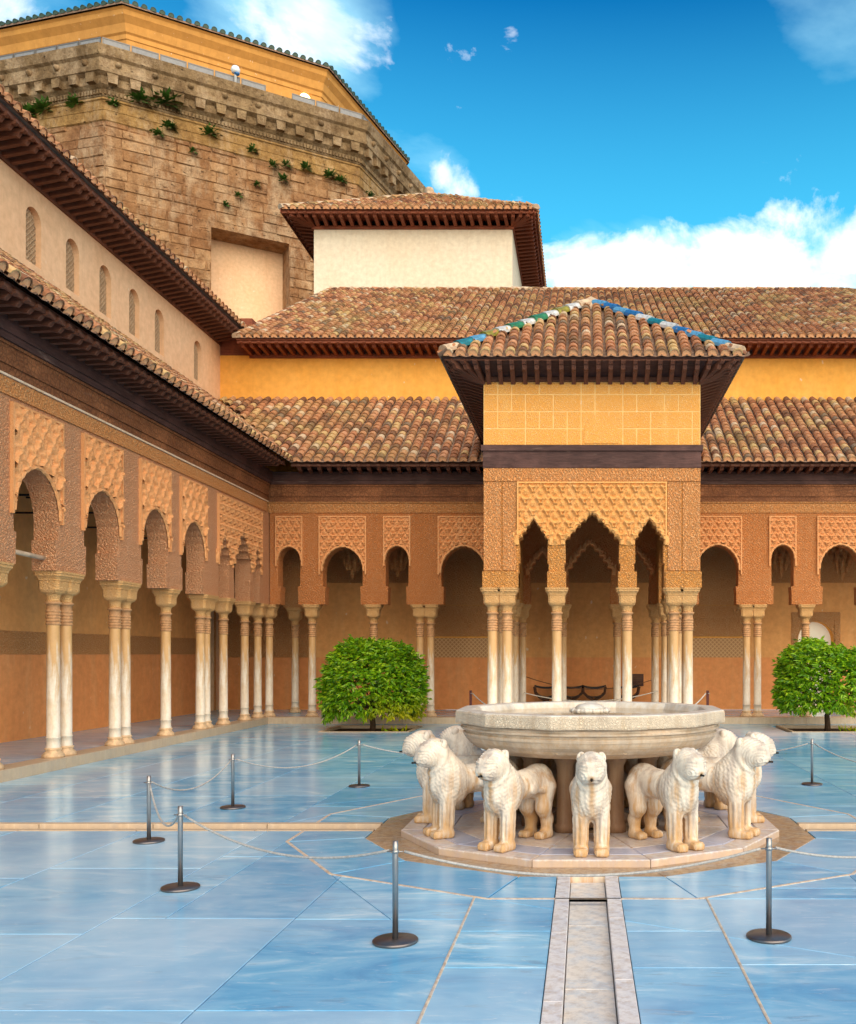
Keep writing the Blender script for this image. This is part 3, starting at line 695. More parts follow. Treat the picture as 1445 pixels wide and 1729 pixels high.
def minus_convex(poly, hole):
    pieces = []; n = len(hole)
    for i in range(n):
        o = clip_half(poly, hole[i], hole[(i + 1) % n], False)
        if len(o) > 2 and area(o) > 0.004: pieces.append(o)
        poly = clip_half(poly, hole[i], hole[(i + 1) % n], True)
        if len(poly) < 3: break
    return pieces
def inset(poly, g):
    cx = sum(p[0] for p in poly) / len(poly); cy = sum(p[1] for p in poly) / len(poly); n = len(poly); out = poly
    for i in range(n):
        a, b = poly[i], poly[(i + 1) % n]; dx, dy = b[0] - a[0], b[1] - a[1]; l = sqrt(dx * dx + dy * dy)
        if l < 1e-6: continue
        nx, ny = -dy / l, dx / l
        if (cx - a[0]) * nx + (cy - a[1]) * ny < 0: nx, ny = -nx, -ny
        p = (a[0] + nx * g, a[1] + ny * g); q = (p[0] + dx, p[1] + dy)
        keep = ((q[0] - p[0]) * (cy - p[1]) - (q[1] - p[1]) * (cx - p[0])) > 0
        out = clip_half(out, p, q, keep)
        if len(out) < 3: return []
    return out
def slab(poly, z=0.0, mat='floor', name='paving_slab', parent=None, g=0.0035, th=0.06):
    p = inset(poly, g)
    if len(p) < 3 or area(p) < 0.003: return
    if sum(p[i][0] * p[(i + 1) % len(p)][1] - p[(i + 1) % len(p)][0] * p[i][1] for i in range(len(p))) < 0: p = p[::-1]
    c = (sum(q[0] for q in p) / len(p), sum(q[1] for q in p) / len(p)); n = len(p)
    b = [((x - c[0]), (y - c[1])) for x, y in p]; s = inset(b, 0.003) or b
    mb = MB()
    if len(s) == n:
        mb.add([(x, y, -th) for x, y in b] + [(x, y, -0.003) for x, y in b] + [(x, y, 0) for x, y in s],
               [(i, (i + 1) % n, n + (i + 1) % n, n + i) for i in range(n)] + [(n + i, n + (i + 1) % n, 2 * n + (i + 1) % n, 2 * n + i) for i in range(n)] + [list(range(2 * n, 3 * n))])
    else: mb.prism_z(b, -th, 0)
    return part(name, mb, mat, parent or court, T(c[0], c[1], z))
CX0, CX1, CY0, CY1 = -0.19, 0.25, 8.70, 9.13                     # water channels: along the court and across it
ring_out = dodeca(2.72)
xs = [XK - 0.0, -6.35, -5.2, -4.05, -2.9, -1.77, -0.727, CX0]; xr = [CX1, 0.818, 1.95, 3.1, 4.25, 5.4, 6.55, 7.9]
xrows = [(a, b) for a, b in zip(xs, xs[1:])] + [(a, b) for a, b in zip(xr, xr[1:])]
narrow_cuts = [1.0, 2.4, 3.45, 4.15, 4.9, 5.55, 6.38]
for (a, b) in xrows:
    nar = b - a < 0.8
    for (y0, y1) in ((0.3, CY0), (CY1, YK)):
        if nar and y0 < 1: cuts = [0.3] + narrow_cuts + [CY0]
        else:
            cuts = [y0]; y = y0 + random.uniform(0.8, 2.2)
            if abs(a + 1.77) < .01 and y0 < 1: cuts = [0.3, 1.9, 4.31, 5.8, CY0]; y = 99
            if abs(a + 2.9) < .01 and y0 < 1: cuts = [0.3, 2.6, 4.31, 5.82, 7.6, CY0]; y = 99
            while y < y1 - 0.6: cuts.append(y); y += random.uniform(1.3, 2.6)
            cuts.append(y1)
        for c0, c1 in zip(cuts, cuts[1:]):
            rect = [(a, c0), (b, c0), (b, c1), (a, c1)]
            holes = [ring_out, [(-5.55, 19.75), (-3.62, 19.75), (-3.62, 21.45), (-5.55, 21.45)], [(4.25, 19.75), (6.35, 19.75), (6.35, 21.45), (4.25, 21.45)]]
            ps = [rect]
            for hpoly in holes:
                nx = []
                for p in ps:
                    inter = p
                    for i in range(len(hpoly)):
                        inter = clip_half(inter, hpoly[i], hpoly[(i + 1) % len(hpoly)], True)
                        if len(inter) < 3: break
                    nx += [p] if len(inter) < 3 or area(inter) < 0.002 else minus_convex(p, hpoly)
                ps = nx
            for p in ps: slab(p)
# ring of paving between the moat and the court slabs, cut by the four channels
R1, R2 = 2.06, 2.72
din, dout = dodeca(R1), dodeca(R2)
for k in range(12):
    seg = [din[k], dout[k], dout[(k + 1) % 12], din[(k + 1) % 12]]
    if k in (2, 8):     # faces towards +y / -y
        for h in ([(CX1, -99), (99, -99), (99, 99), (CX1, 99)], [(-99, -99), (CX0, -99), (CX0, 99), (-99, 99)]):
            p = seg
            for i in range(4): p = clip_half(p, h[i], h[(i + 1) % 4], True)
            slab(p, g=0.006)
    elif k in (5, 11):
        for h in ([(-99, CY1), (99, CY1), (99, 99), (-99, 99)], [(-99, -99), (99, -99), (99, CY0), (-99, CY0)]):
            p = seg
            for i in range(4): p = clip_half(p, h[i], h[(i + 1) % 4], True)
            slab(p, g=0.006)
    else: slab(seg, g=0.006)
# the channels: stone beds with raised marble borders
def channel(x0, x1, y0, y1, along):
    n = max(1, int((y1 - y0 if along else x1 - x0) / 1.05)); w = 0.095
    for i in range(n):
        jit = lambda: 0.0
        if along:
            a, b = y0 + (y1 - y0) * i / n, y0 + (y1 - y0) * (i + 1) / n
            slab([(x0 + w, a), (x1 - w, a), (x1 - w, b), (x0 + w, b)], -0.045, 'channel', 'channel_stone', None, 0.003, 0.05)
            for q0, q1, sh in ((x0, x0 + w, 0.3), (x1 - w, x1, 0.0)):
                a2, b2 = max(y0, a - sh), (b - sh if i < n - 1 else b)
                slab([(q0, a2), (q1, a2), (q1, b2), (q0, b2)], 0.004, 'edge', 'border_stone', None, 0.0015, 0.1)
        else:
            a, b = x0 + (x1 - x0) * i / n, x0 + (x1 - x0) * (i + 1) / n
            slab([(a, y0 + w), (b, y0 + w), (b, y1 - w), (a, y1 - w)], -0.045, 'channel', 'channel_stone', None, 0.003, 0.05)
            for q0, q1 in ((y0, y0 + w), (y1 - w, y1)):
                slab([(a, q0), (b, q0), (b, q1), (a, q1)], 0.004, 'kerb', 'border_stone', None, 0.004, 0.1)
rin = R1 * cos(radians(15))
channel(CX0, CX1, 0.3, FC[1] - rin, True); channel(CX0, CX1, FC[1] + rin, 15.9, True)
channel(XK, FC[0] - rin, CY0, CY1, False); channel(FC[0] + rin, 7.9, CY0, CY1, False)
# moat floor and its film of water
dm = dodeca(R1 + 0.0)
for k in range(12):
    p, q = dm[k], dm[(k + 1) % 12]
    slab([dodeca(1.6)[k], p, q, dodeca(1.6)[(k + 1) % 12]], -0.006, 'moat', 'moat_stone', None, 0.002, 0.06)
wm = MB(); wa, wb = dodeca(1.70), dodeca(R1 - 0.005)
wm.add([(x, y, -0.002) for x, y in wa + wb], [(k, 12 + k, 12 + (k + 1) % 12, (k + 1) % 12) for k in range(12)], 0)
structure(part('moat_water', wm, 'water'))

# ------------------------------------------------------------------ gallery floors with kerb stones
gf = MB(); gf.box(-10.2, XK - 0.34, 1.0, 25.6, -0.2, 0.146); gf.box(XK - 0.34, 16, YK + 0.34, 25.6, -0.2, 0.146)
gfloor = structure(part('gallery_floor', gf, 'floor'))
y = 1.0
while y < YK - 0.05:
    L = min(random.uniform(1.1, 1.9), YK - y); L = YK - y if YK - y - L < 0.5 else L
    slab([(XK - 0.36, y), (XK, y), (XK, y + L), (XK - 0.36, y + L)], 0.15, 'kerb', 'kerb_stone', gfloor, 0.003, 0.17); y += L
x = XK - 0.36
while x < 12:
    L = random.uniform(1.1, 1.9)
    slab([(x, YK), (x + L, YK), (x + L, YK + 0.36), (x, YK + 0.36)], 0.15, 'kerb', 'kerb_stone', gfloor, 0.003, 0.17); x += L

# pale inlaid strips: outline of the ring paving and the two long joints beside the channel
for k in range(12):
    p, q = Vector(dout[k]), Vector(dout[(k + 1) % 12])
    if k in (2, 8): segs = [(p, p + (q - p) * ((CX1 - p.x) / (q.x - p.x))), (p + (q - p) * ((CX0 - p.x) / (q.x - p.x)), q)]
    elif k in (5, 11): segs = [(p, p + (q - p) * ((CY1 - p.y) / (q.y - p.y))), (p + (q - p) * ((CY0 - p.y) / (q.y - p.y)), q)] if k == 5 else [(p, p + (q - p) * ((CY0 - p.y) / (q.y - p.y))), (p + (q - p) * ((CY1 - p.y) / (q.y - p.y)), q)]
    else: segs = [(p, q)]
    for s0, s1 in segs:
        n = Vector((-(s1 - s0).y, (s1 - s0).x)).normalized() * .014
        slab([tuple(s0 - n), tuple(s1 - n), tuple(s1 + n), tuple(s0 + n)], .004, 'inlay', 'inlay_strip', None, 0.0, .02)
for x, y0, y1 in ((-.727, .4, 6.3), (.818, .4, 6.3)):
    slab([(x - .008, y0), (x + .008, y0), (x + .008, y1), (x - .008, y1)], .004, 'inlay', 'inlay_strip', None, 0.0, .02)

# ------------------------------------------------------------------ left gallery (long side of the court)
XC, YC, TH = -7.58, 22.5, 0.34                                  # column lines, arcade thickness
XE, YE, ZE = -6.68, 21.53, 6.03                                 # lower eaves
XW, YW = -9.7, 25.3                                             # rear walls of the galleries
ZL, ZB = 8.25, 8.42                                             # where the lower roofs meet the rear walls
GL = T(XC, 0, 0) @ RZ(pi / 2)
lg = thing('arcaded_gallery', 'long carved stucco arcade with dark eaves receding along the left side of the court', 'gallery', GL)
archL = [Arch(7.5, .5, 4.13), Arch(9.32, .5, 4.13), Arch(11.1, .5, 4.13), Arch(12.84, .52, 4.13), Arch(14.58, .52, 4.13), Arch(16.37, .5, 4.13), Arch(17.98, .52, 4.13),
         Arch(19.52, .3, 4.12, 3.5, 'm', .02), Arch(20.58, .5, 4.3, 3.55, 'm', .02), Arch(21.48, .22, 4.08, 3.5, 'm', .02)]
colsL = [6.5, 8.3, 8.55, 10.05, 10.37, 11.82, 12.12, 13.55, 13.87, 15.33, 15.66, 17.2, 18.75, 19.02, 19.95, 21.2, 22.05]
panL = [(A.c - A.a - .05, A.c + A.a + .05, 3.45, 4.86, 1 + i % 2) for i, A in enumerate(archL[:7])] + [(19.2, 21.74, 3.45, 4.86, 0)]
arcade(lg, GL, 5.5, YC + TH / 2, archL, 4.955, TH, ('stucco_pale', 'relief'), panL, [(x, 0) for x in colsL])
def entablature(parent, W, x0, x1, yf, cut=None):
    """script band, whitened moulding, carved frieze and dark beam above an arcade"""
    part('script_band', MB().box(x0, x1, yf - .02, yf + .3, 4.957, 5.18), 'script', parent, W)
    part('moulding', MB().box(x0, x1, yf - .045, yf + .3, 5.185, 5.212), 'white_line' if parent is lg else 'script', parent, W)
    part('carved_frieze', MB().box(x0, x1, yf - .035, yf + .3, 5.217, 5.33).box(x0, x1, yf - .06, yf + .3, 5.33, 5.57).box(x0, x1, yf - .085, yf + .3, 5.57, 5.61), 'wood_red', parent, W)
    part('dark_beam', MB().box(x0, x1, yf - .12, yf + .3, 5.612, 5.70).box(x0, x1, yf - .15, yf + .3, 5.70, 5.90), 'wood', parent, W)
entablature(lg, GL, 5.5, YC - TH / 2 - .165, -TH / 2)
def eave_boards(parent, W, x0, x1, y0, y1, z, mat='wood', mat2='wood_rafter'):
    part('soffit_board', MB().box(x0, x1, y0 + .1, y1, z, z + .03), mat, parent, W)
    part('fascia_board', MB().box(x0, x1, y0 + .07, y0 + .1, z - .05, z + .05), mat2, parent, W)
eave_boards(lg, GL, 5.5, YE + .02, -(XE - XC) + .03, -TH / 2 + .2, 5.965)
rafter_row(lg, lambda t: (XC + TH / 2 - .05, 5.6 + 15.8 * t, 5.955), lambda t: (XE - .06, 5.6 + 15.8 * t, 5.958), 68, h=.115)
kL = (ZL - ZE) / (XE - XW); kB = (ZB - ZE) / (YW - YE)
sL = sqrt((XE - XW) ** 2 + (ZL - ZE) ** 2); sB = sqrt((YW - YE) ** 2 + (ZB - ZE) ** 2)
# left lower roof: u runs from far to near
def vrL(u):
    Y = 5.53 + u
    if Y <= YE: return (0.0, sL)
    return ((Y - YE) / (YW - YE) * sL, sL)
tile_roof(lg, (XE, 5.53, ZE), (0, 1, 0), (XW - XE, 0, ZL - ZE), 0.0, 19.77, vrL, name='lower_roof')
part('roof_deck', MB().add([(XE, 5.5, ZE - .05), (XE, YE, ZE - .05), (XW, YW, ZL - .05), (XW, 5.5, ZL - .05)], [(0, 1, 2, 3)]), 'wood', lg, I4)
part('ceiling', MB().box(XW, XC - .1, 3, YC + .1, 4.97, 5.0), 'wood', lg, I4)
tie = MB().tube([(XC - .1, 12.3, 3.02), (XC + .0, 13.4, 2.97)], .035, 6)
part('tie_beam', tie, 'mortar', lg, I4)
ti = MB()
for yy in (12.84, 14.58, 16.37, 17.98):
    ti.tube([(XW, yy + 1.0, 3.95), (XC - .2, yy + 1.0, 3.95)], .018, 6); ti.tube([(XW, yy + 1.9, 4.35), (XC - .2, yy + 1.9, 4.35)], .018, 6)
part('tie_rod', ti, 'iron', lg, I4)

# left hall behind it, with latticed windows under the upper eave
WL = T(XW, 0, 0) @ RZ(pi / 2)
lh = thing('plastered_hall', 'pinkish beige plastered storey with six small latticed windows above the left arcade', 'building', WL)
winY = [12.4, 13.85, 15.4, 16.72, 18.0, 19.23, 20.47, 21.68, 23.84]
loops = [round_head(c, .235, 8.5, 9.5, 12, .04) for c in winY]
dL = round_head(24.35, .5, .16, 2.75, 12)
mb = sheet([(3, .15), (YW, .15), (YW, 9.93), (3, 9.93)], loops + [dL])
for l in loops: jamb(mb, l, 0, .16)
jamb(mb, dL, 0, .4)
wl = part('wall', mb, 'plaster_left', lh, WL)
part('doorway_recess', MB().box(23.7, 25.0, .4, .42, .1, 2.9), 'dark', lh, WL)
for c in winY:
    lat = MB(); a = .225; z0, z1 = 8.52, 9.49
    def clipz(x): return z1 - a * 1.05 + a * 1.05 * sqrt(max(0, 1 - ((x - c) / a) ** 2)) - .01
    k = 9
    for i in range(k + 1):
        x = c - a + 2 * a * i / k; zt = clipz(x)
        if zt > z0: lat.box(x - .009, x + .009, .10, .125, z0, zt)
    z = z0
    while z < z1:
        hw = a * (sqrt(max(0, 1 - (max(0, z - (z1 - a * 1.05)) / (a * 1.05)) ** 2)))
        if hw > .02: lat.box(c - hw, c + hw, .104, .129, z - .009, z + .009)
        z += .05
    for i in range(-4, 26):                                      # slanting bars make the star lattice
        for sgn in (-1, 1):
            zc = z0 + i * .1; p = []
            for j in range(7):
                x = c + sgn * (-a + 2 * a * j / 6); zz = zc + 2 * a * j / 6
                if z0 < zz < clipz(x): p.append((x, .095, zz))
            if len(p) > 1: lat.tube(p, .008, 4, 0, False)
    wn = part('window_lattice', lat, 'lattice', lh, WL)
    part('window_dark', MB().box(c - .26, c + .26, .155, .165, 8.45, 9.55), 'dark', wn, WL)
part('dado', MB().box(3, 23.75, -.012, 0, .15, 1.62), 'dado', lh, WL)
part('carved_band', MB().box(3, 23.75, -.02, 0, 1.622, 2.02), 'relief_dark', lh, WL)
part('room_plaster', MB().box(3, 23.75, -.01, 0, 2.022, 4.97), 'plaster_in', lh, WL)
part('door_frame', MB().box(23.75, 23.83, -.03, 0, .15, 2.95).box(24.87, 24.95, -.03, 0, .15, 2.95).box(23.83, 24.87, -.03, 0, 2.8, 2.95), 'relief_dark', lh, WL)
XU, ZU = -8.97, 10.2
rafter_row(lh, lambda t: (XW - .02, 5.2 + 20 * t, 10.02), lambda t: (XU - .04, 5.2 + 20 * t, 10.12), 86, h=.13, w=.085)
part('wall_plate', MB().box(5, YW, -.04, .3, 9.86, 9.98), 'wood_rafter', lh, WL)
eave_boards(lh, WL, 5, 25.2, XW - XU + .0, .3, 10.14)
tile_roof(lh, (XU, 5.0, ZU + .04), (0, 1, 0), (-1, 0, .45), 0, 20.2, lambda u: (0, .8), keep=180, name='upper_roof')
part('roof_deck', MB().add([(XU, 5, ZU), (XU, 25.2, ZU), (XU - 6, 25.2, ZU + 2.7), (XU - 6, 5, ZU + 2.7)], [(0, 1, 2, 3)]), 'pan', lh, I4)

# ------------------------------------------------------------------ far gallery
GB = T(0, YC, 0)
bg_ = thing('arcaded_gallery', 'carved stucco arcade with paired marble columns across the far end of the court', 'gallery', T(-2, YC, 0))
archB = [Arch(-6.93, .26, 4.15), Arch(-5.67, .47, 4.15), Arch(-4.39, .27, 4.17), Arch(-2.83, .52, 4.17),
         Arch(-.97, .3, 4.0, 3.5, 'm', .02), Arch(.155, .5, 4.2, 3.5, 'm', .02), Arch(1.27, .3, 4.0, 3.5, 'm', .02),
         Arch(3.16, .49, 4.2), Arch(4.69, .265, 4.2), Arch(6.05, .47, 4.2), Arch(7.34, .26, 4.2), Arch(8.5, .47, 4.2)]
colsB = [-7.46, -6.44, -4.98, -3.88, -3.63, -1.75, -1.45, -.49, .8, 1.7, 2.0, 3.87, 4.13, 5.27, 6.76, 7.75, 9.3]
panB = [(-7.22, -6.64, 3.7, 4.85, 0), (-6.2, -5.14, 3.5, 4.85, 0), (-4.68, -4.1, 3.7, 4.85, 0), (-3.4, -2.0, 3.5, 4.85, 0), (2.3, 3.7, 3.5, 4.85, 0), (4.4, 4.98, 3.7, 4.85, 0), (5.53, 6.57, 3.5, 4.85, 0), (7.05, 7.63, 3.7, 4.85, 0)]
arcade(bg_, GB, XC - TH / 2 + .36, 11, archB, 4.955, TH, ('stucco', 'relief'), panB, [(x, 0) for x in colsB])
entablature(bg_, GB, XC + TH / 2 - .04, -1.78, -TH / 2); entablature(bg_, GB, 2.08, 11, -TH / 2)
eave_boards(bg_, GB, XE, -1.8, YE - YC + .03, -TH / 2 + .2, 5.965); eave_boards(bg_, GB, 2.1, 11, YE - YC + .03, -TH / 2 + .2, 5.965)
rafter_row(bg_, lambda t: (-6.75 + 4.9 * t, YC - TH / 2 + .05, 5.955), lambda t: (-6.6 + 4.75 * t, YE + .06, 5.958), 21, h=.115)
rafter_row(bg_, lambda t: (2.15 + 8.4 * t, YC - TH / 2 + .05, 5.955), lambda t: (2.15 + 8.4 * t, YE + .06, 5.958), 37, h=.115)
def vrB(u):
    X = XW + u
    if X >= XE: return (0.0, sB)
    return ((XE - X) / (XE - XW) * sB, sB)
tile_roof(bg_, (XW, YE, ZE), (1, 0, 0), (0, YW - YE, ZB - ZE), 0.0, -1.9 - XW, vrB, name='lower_roof')
tile_roof(bg_, (2.2, YE, ZE), (1, 0, 0), (0, YW - YE, ZB - ZE), 0.0, 9.0, lambda u: (0, sB), name='lower_roof')
part('roof_deck', MB().add([(XE, YE, ZE - .05), (11.2, YE, ZE - .05), (11.2, YW, ZB - .05), (XW, YW, ZB - .05)], [(0, 1, 2, 3)]), 'wood', bg_, I4)
part('ceiling', MB().box(XW, 11, YC + .1, YW, 4.97, 5.0), 'wood', bg_, I4)
# hanging stalactite vault springers seen through the arches
st = []
for x, yy, zb in ((-5.85, 24.0, 3.6), (-4.7, 24.0, 3.62), (5.0, 24.0, 3.62), (6.55, 24.0, 3.55), (-.6, 24.2, 3.8), (.9, 24.2, 3.8)):
    mb = MB(); tiers = 6
    for i in range(tiers):
        z = zb + i * .17; rr = .06 + .075 * i; n = 1 if i == 0 else 4 + 2 * i
        for k in range(n):
            a = 2 * pi * k / n + i * .3; cx, cy = (0, 0) if i == 0 else (rr * cos(a), rr * sin(a))
            mb.lathe([(.005, z - .06), (.045, z), (.06, z + .08), (.05, z + .19)], 6, 0, False, (x + cx, yy + cy))
        mb.lathe([(rr * .8, z + .05), (rr * 1.1, z + .2)], 8, 0, False, (x, yy))
    part('stalactite_springer', mb, 'relief_dark', bg_, I4)
# corner pier on its own column, seen through the first arch
column(bg_, I4, -7.3, 24.0)
part('corner_pier', MB().box(-7.55, -7.05, 23.8, 24.2, ZI, 4.97), 'relief_dark', bg_, I4)

# hall behind the far gallery
rh = thing('plastered_hall', 'orange plastered wall storey with wide clay tiled roof behind the far arcade', 'building', T(0, YW, 0))
WB = T(0, YW, 0)
dR = round_head(6.2, .48, .16, 2.5, 12)
mb = sheet([(XW, .15), (17, .15), (17, 9.6), (XW, 9.6)], [dR]); jamb(mb, dR, 0, .3)
part('wall', mb, 'plaster_back', rh, WB)
part('glow_pane', MB().box(5.6, 6.8, .3, .31, .1, 2.6), 'daylight_glow', rh, WB)  # glowing pane added behind the arch in place of daylight outdoors
sp_ = sheet([(5.7, .16), (6.7, .16), (6.7, 2.55), (5.7, 2.55)], [[(5.72, .17), (6.68, .17)] + dR[2:]], -.014)
part('door_spandrel', sp_, 'relief_dark', rh, WB)
part('door_frame', MB().box(5.55, 5.7, -.03, 0, .15, 2.75).box(6.7, 6.85, -.03, 0, .15, 2.75).box(5.7, 6.7, -.03, 0, 2.55, 2.75), 'relief_dark', rh, WB)
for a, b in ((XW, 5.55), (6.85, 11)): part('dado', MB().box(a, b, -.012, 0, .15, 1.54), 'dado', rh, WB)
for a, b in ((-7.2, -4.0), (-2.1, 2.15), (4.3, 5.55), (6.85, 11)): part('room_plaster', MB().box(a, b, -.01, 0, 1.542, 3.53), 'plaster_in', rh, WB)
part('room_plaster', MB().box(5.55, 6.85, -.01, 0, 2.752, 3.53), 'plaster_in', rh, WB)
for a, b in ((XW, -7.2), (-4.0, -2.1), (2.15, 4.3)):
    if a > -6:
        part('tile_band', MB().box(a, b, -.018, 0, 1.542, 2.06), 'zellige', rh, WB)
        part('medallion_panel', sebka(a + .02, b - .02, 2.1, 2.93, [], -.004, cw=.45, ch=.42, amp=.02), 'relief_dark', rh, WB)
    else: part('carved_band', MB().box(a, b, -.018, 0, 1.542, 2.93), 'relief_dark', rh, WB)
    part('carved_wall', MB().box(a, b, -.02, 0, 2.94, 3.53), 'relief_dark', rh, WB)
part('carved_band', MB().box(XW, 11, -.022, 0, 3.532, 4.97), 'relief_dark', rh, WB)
YU, ZU2 = 24.4, 9.8
part('wall_plate', MB().box(XW + .8, 17, -.06, .3, 9.52, 9.63), 'wood_rust', rh, WB)
part('soffit_board', MB().box(-8.95, 17, YU - YW + .02, .3, 9.73, 9.76), 'wood_rust', rh, WB)
part('fascia_board', MB().box(-8.95, 17, YU - YW + .07, YU - YW + .11, 9.66, 9.775), 'wood_rust', rh, WB)
rafter_row(rh, lambda t: (-8.95 + 19.5 * t, YW + .02, 9.70), lambda t: (-8.95 + 19.5 * t, YU + .05, 9.72), 86, 'wood_rust', .085, .13)
part('corner_infill', MB().box(XW - .3, -8.85, .02, .4, 9.55, 10.6), 'wood_rust', rh, WB)
YR, ZR = 32.2, 14.02; sU = sqrt((YR - YU) ** 2 + (ZR - ZU2) ** 2)
def vrU(u):
    X = -8.95 + u
    if X < -8.55: return (0, sU * max(0.02, (X + 8.95) / .4))
    if X > 8.75: return (0, max(0, sU * (1 - (X - 8.75) / 7.8)))
    return (0, sU)
tile_roof(rh, (-8.95, YU, ZU2), (1, 0, 0), (0, YR - YU, ZR - ZU2), 0, 25, vrU, sp=.22, expo=.25, name='roof')
part('roof_deck', MB().add([(-8.95, YU, ZU2 - .04), (16.5, YU, ZU2 - .04), (8.75, YR, ZR - .04), (-8.55, YR, ZR - .04), (-8.95, 40, ZU2), (16.5, 40, ZU2)], [(0, 1, 2, 3), (1, 5, 2), (3, 2, 5, 4), (0, 3, 4)]), 'pan', rh, I4)
ridge_tiles(rh, (-8.6, YR, ZR - .03), (8.8, YR, ZR - .03), 48, .13, ('mortar', 'tile', 'mortar'))
ridge_tiles(rh, (-8.93, YU, ZU2), (-8.56, YR, ZR - .02), 24, .12, ('mortar', 'tile'))
ridge_tiles(rh, (16.4, YU, ZU2), (8.8, YR, ZR - .03), 30, .12, ('tile',), 'hip_tile')

# ------------------------------------------------------------------ entrance pavilion
PX, PYc, HW = .15, 16.87, 1.91
WP = T(PX, PYc, 0)
pv = thing('pavilion', 'square golden stucco pavilion with pyramid tiled roof jutting from the far arcade', 'pavilion', WP)
structure(part('pavilion_floor', MB().box(PX - 2.1, PX + 2.1, 16.45, YK + .0, -.1, .146), 'kerb'))
archP = [Arch(-1.03, .25, 3.98, 3.56, 'm', -.015), Arch(.005, .475, 4.08, 3.56, 'm', -.015), Arch(1.01, .25, 3.98, 3.56, 'm', -.015)]
arcade(pv, WP, -HW, HW, archP, 4.665, TH, ('stucco_gold', 'relief_gold'), [(-1.29, 1.29, 3.55, 4.63, 0)],
       [(x, y) for x in (-1.77, -1.51, 1.46, 1.71) for y in (0,)] + [(-1.77, .27), (1.71, .27), (-.625, 0), (.627, 0)])
for a, b in ((-HW - .02, -1.295), (-.79, -.46), (.46, .79), (1.295, HW + .02)):
    part('impost_block', MB().box(a, b, -TH / 2 - .022, TH / 2 + .022, ZI + .002, ZI + .28), 'stucco_gold', pv, WP)
for a, b in ((-HW + .005, -1.60), (-1.57, -1.335), (1.335, 1.57), (1.60, HW - .005)):
    part('carved_strip', MB().box(a, b, -TH / 2 - .018, -TH / 2 + .01, ZI + .30, 4.655), 'script', pv, WP)
part('script_band', MB().box(-HW, HW, -TH / 2 - .02, TH / 2, 4.668, 4.90), 'script', pv, WP)
D = YC - PYc                                                     # pavilion depth
part('beam', MB().box(-HW - .01, HW + .01, -TH / 2 - .03, D, 4.905, 5.20).box(-HW - .04, HW + .04, -TH / 2 - .06, D, 5.20, 5.30), 'wood', pv, WP)
up = part('upper_wall', MB().box(-HW, HW, -TH / 2, D, 5.302, 6.42), 'joint', pv, WP)
zrow = [5.305, 5.60, 5.90, 6.20, 6.418]
for r in range(4):
    x = -HW + .004
    while x < HW - .02:
        w = random.choice((.245, .245, .245, .49, .49, .735)); w = min(w, HW - .004 - x)
        if HW - x - w < .12: w = HW - .004 - x
        m2 = MB().box(x + .011, x + w - .011, -TH / 2 - .006, -TH / 2 + .02, zrow[r] + .011, zrow[r + 1] - .011)
        part('plaque', m2, 'plaque', up, WP); x += w
mx = .16; med = MB()
pts = [(mx + .30 * cos(t), 5.55 + .30 * sin(t)) for t in [pi * i / 12 for i in range(13)]]
med.prism_y([(mx - .3, 5.34)] + [(mx + .3, 5.34)] + pts, -TH / 2 - .016, -TH / 2)
part('blind_arch_plaque', med, 'plaque', up, WP)
part('cornice_board', MB().box(-HW - .05, HW + .05, -TH / 2 - .05, D, 6.422, 6.50), 'wood_rafter', pv, WP)
for sgn in (-1, 1):
    Ws = T(PX + sgn * (HW - TH / 2), 0, 0) @ RZ(sgn * pi / 2)
    ys = [sgn * v for v in (17.95, 19.62, 21.3)]
    A3 = [Arch(c, a, 4.05, 3.5, 'm', .02) for c, a in zip(sorted(ys), (.42, .6, .42))]
    lo, hi = sorted((sgn * (PYc + TH / 2), sgn * (YC - TH / 2)))
    arcade(pv, Ws, lo, hi, A3, 4.9, TH, ('stucco_gold', 'relief_gold'), [], [(sgn * v, 0) for v in (18.7, 20.55, 21.95)])
part('ceiling', MB().box(-HW + .02, HW - .02, 0, D, 4.86, 4.9), 'wood', pv, WP)
EX, EY0, EY1, EZ = 2.56, 16.05, 22.9, 6.70; RX0 = EY0 + 2.55; RX1 = EY1 - 2.3; AZ = 8.48
for z0, nm in ((6.60, 'soffit_board'),):
    part(nm, MB().add([(PX - HW, PYc - TH / 2, 6.50), (PX + HW, PYc - TH / 2, 6.50), (PX + EX, EY0, 6.655), (PX - EX, EY0, 6.655)], [(0, 1, 2, 3)])
         .add([(PX - HW, PYc - TH / 2, 6.50), (PX - EX, EY0, 6.655), (PX - EX, EY1, 6.655), (PX - HW, EY1, 6.50)], [(0, 1, 2, 3)])
         .add([(PX + HW, PYc - TH / 2, 6.50), (PX + HW, EY1, 6.50), (PX + EX, EY1, 6.655), (PX + EX, EY0, 6.655)], [(0, 1, 2, 3)]), 'wood', pv, I4)
part('fascia_board', MB().box(PX - EX + .06, PX + EX - .06, EY0 + .06, EY0 + .09, 6.62, 6.69).box(PX - EX + .04, PX - EX + .06, EY0 + .06, EY1, 6.62, 6.69).box(PX + EX - .06, PX + EX - .04, EY0 + .06, EY1, 6.62, 6.69), 'wood_rafter', pv, I4)
cl = lambda v, a, b: max(a, min(b, v))
rafter_row(pv, lambda t: (PX + cl(-EX + 2 * EX * t, -HW, HW), PYc - TH / 2 + .02, 6.49), lambda t: (PX - EX + .03 + (2 * EX - .06) * t, EY0 + .05, 6.645), 24, 'wood_rafter', .075, .12)
for sgn in (-1, 1):
    rafter_row(pv, lambda t: (PX + sgn * (HW - .02), cl(EY0 + .1 + (EY1 - EY0) * t, PYc - TH / 2, EY1), 6.49), lambda t: (PX + sgn * (EX - .05), EY0 + .1 + (EY1 - EY0 - .1) * t, 6.645), 30, 'wood_rafter', .075, .12)
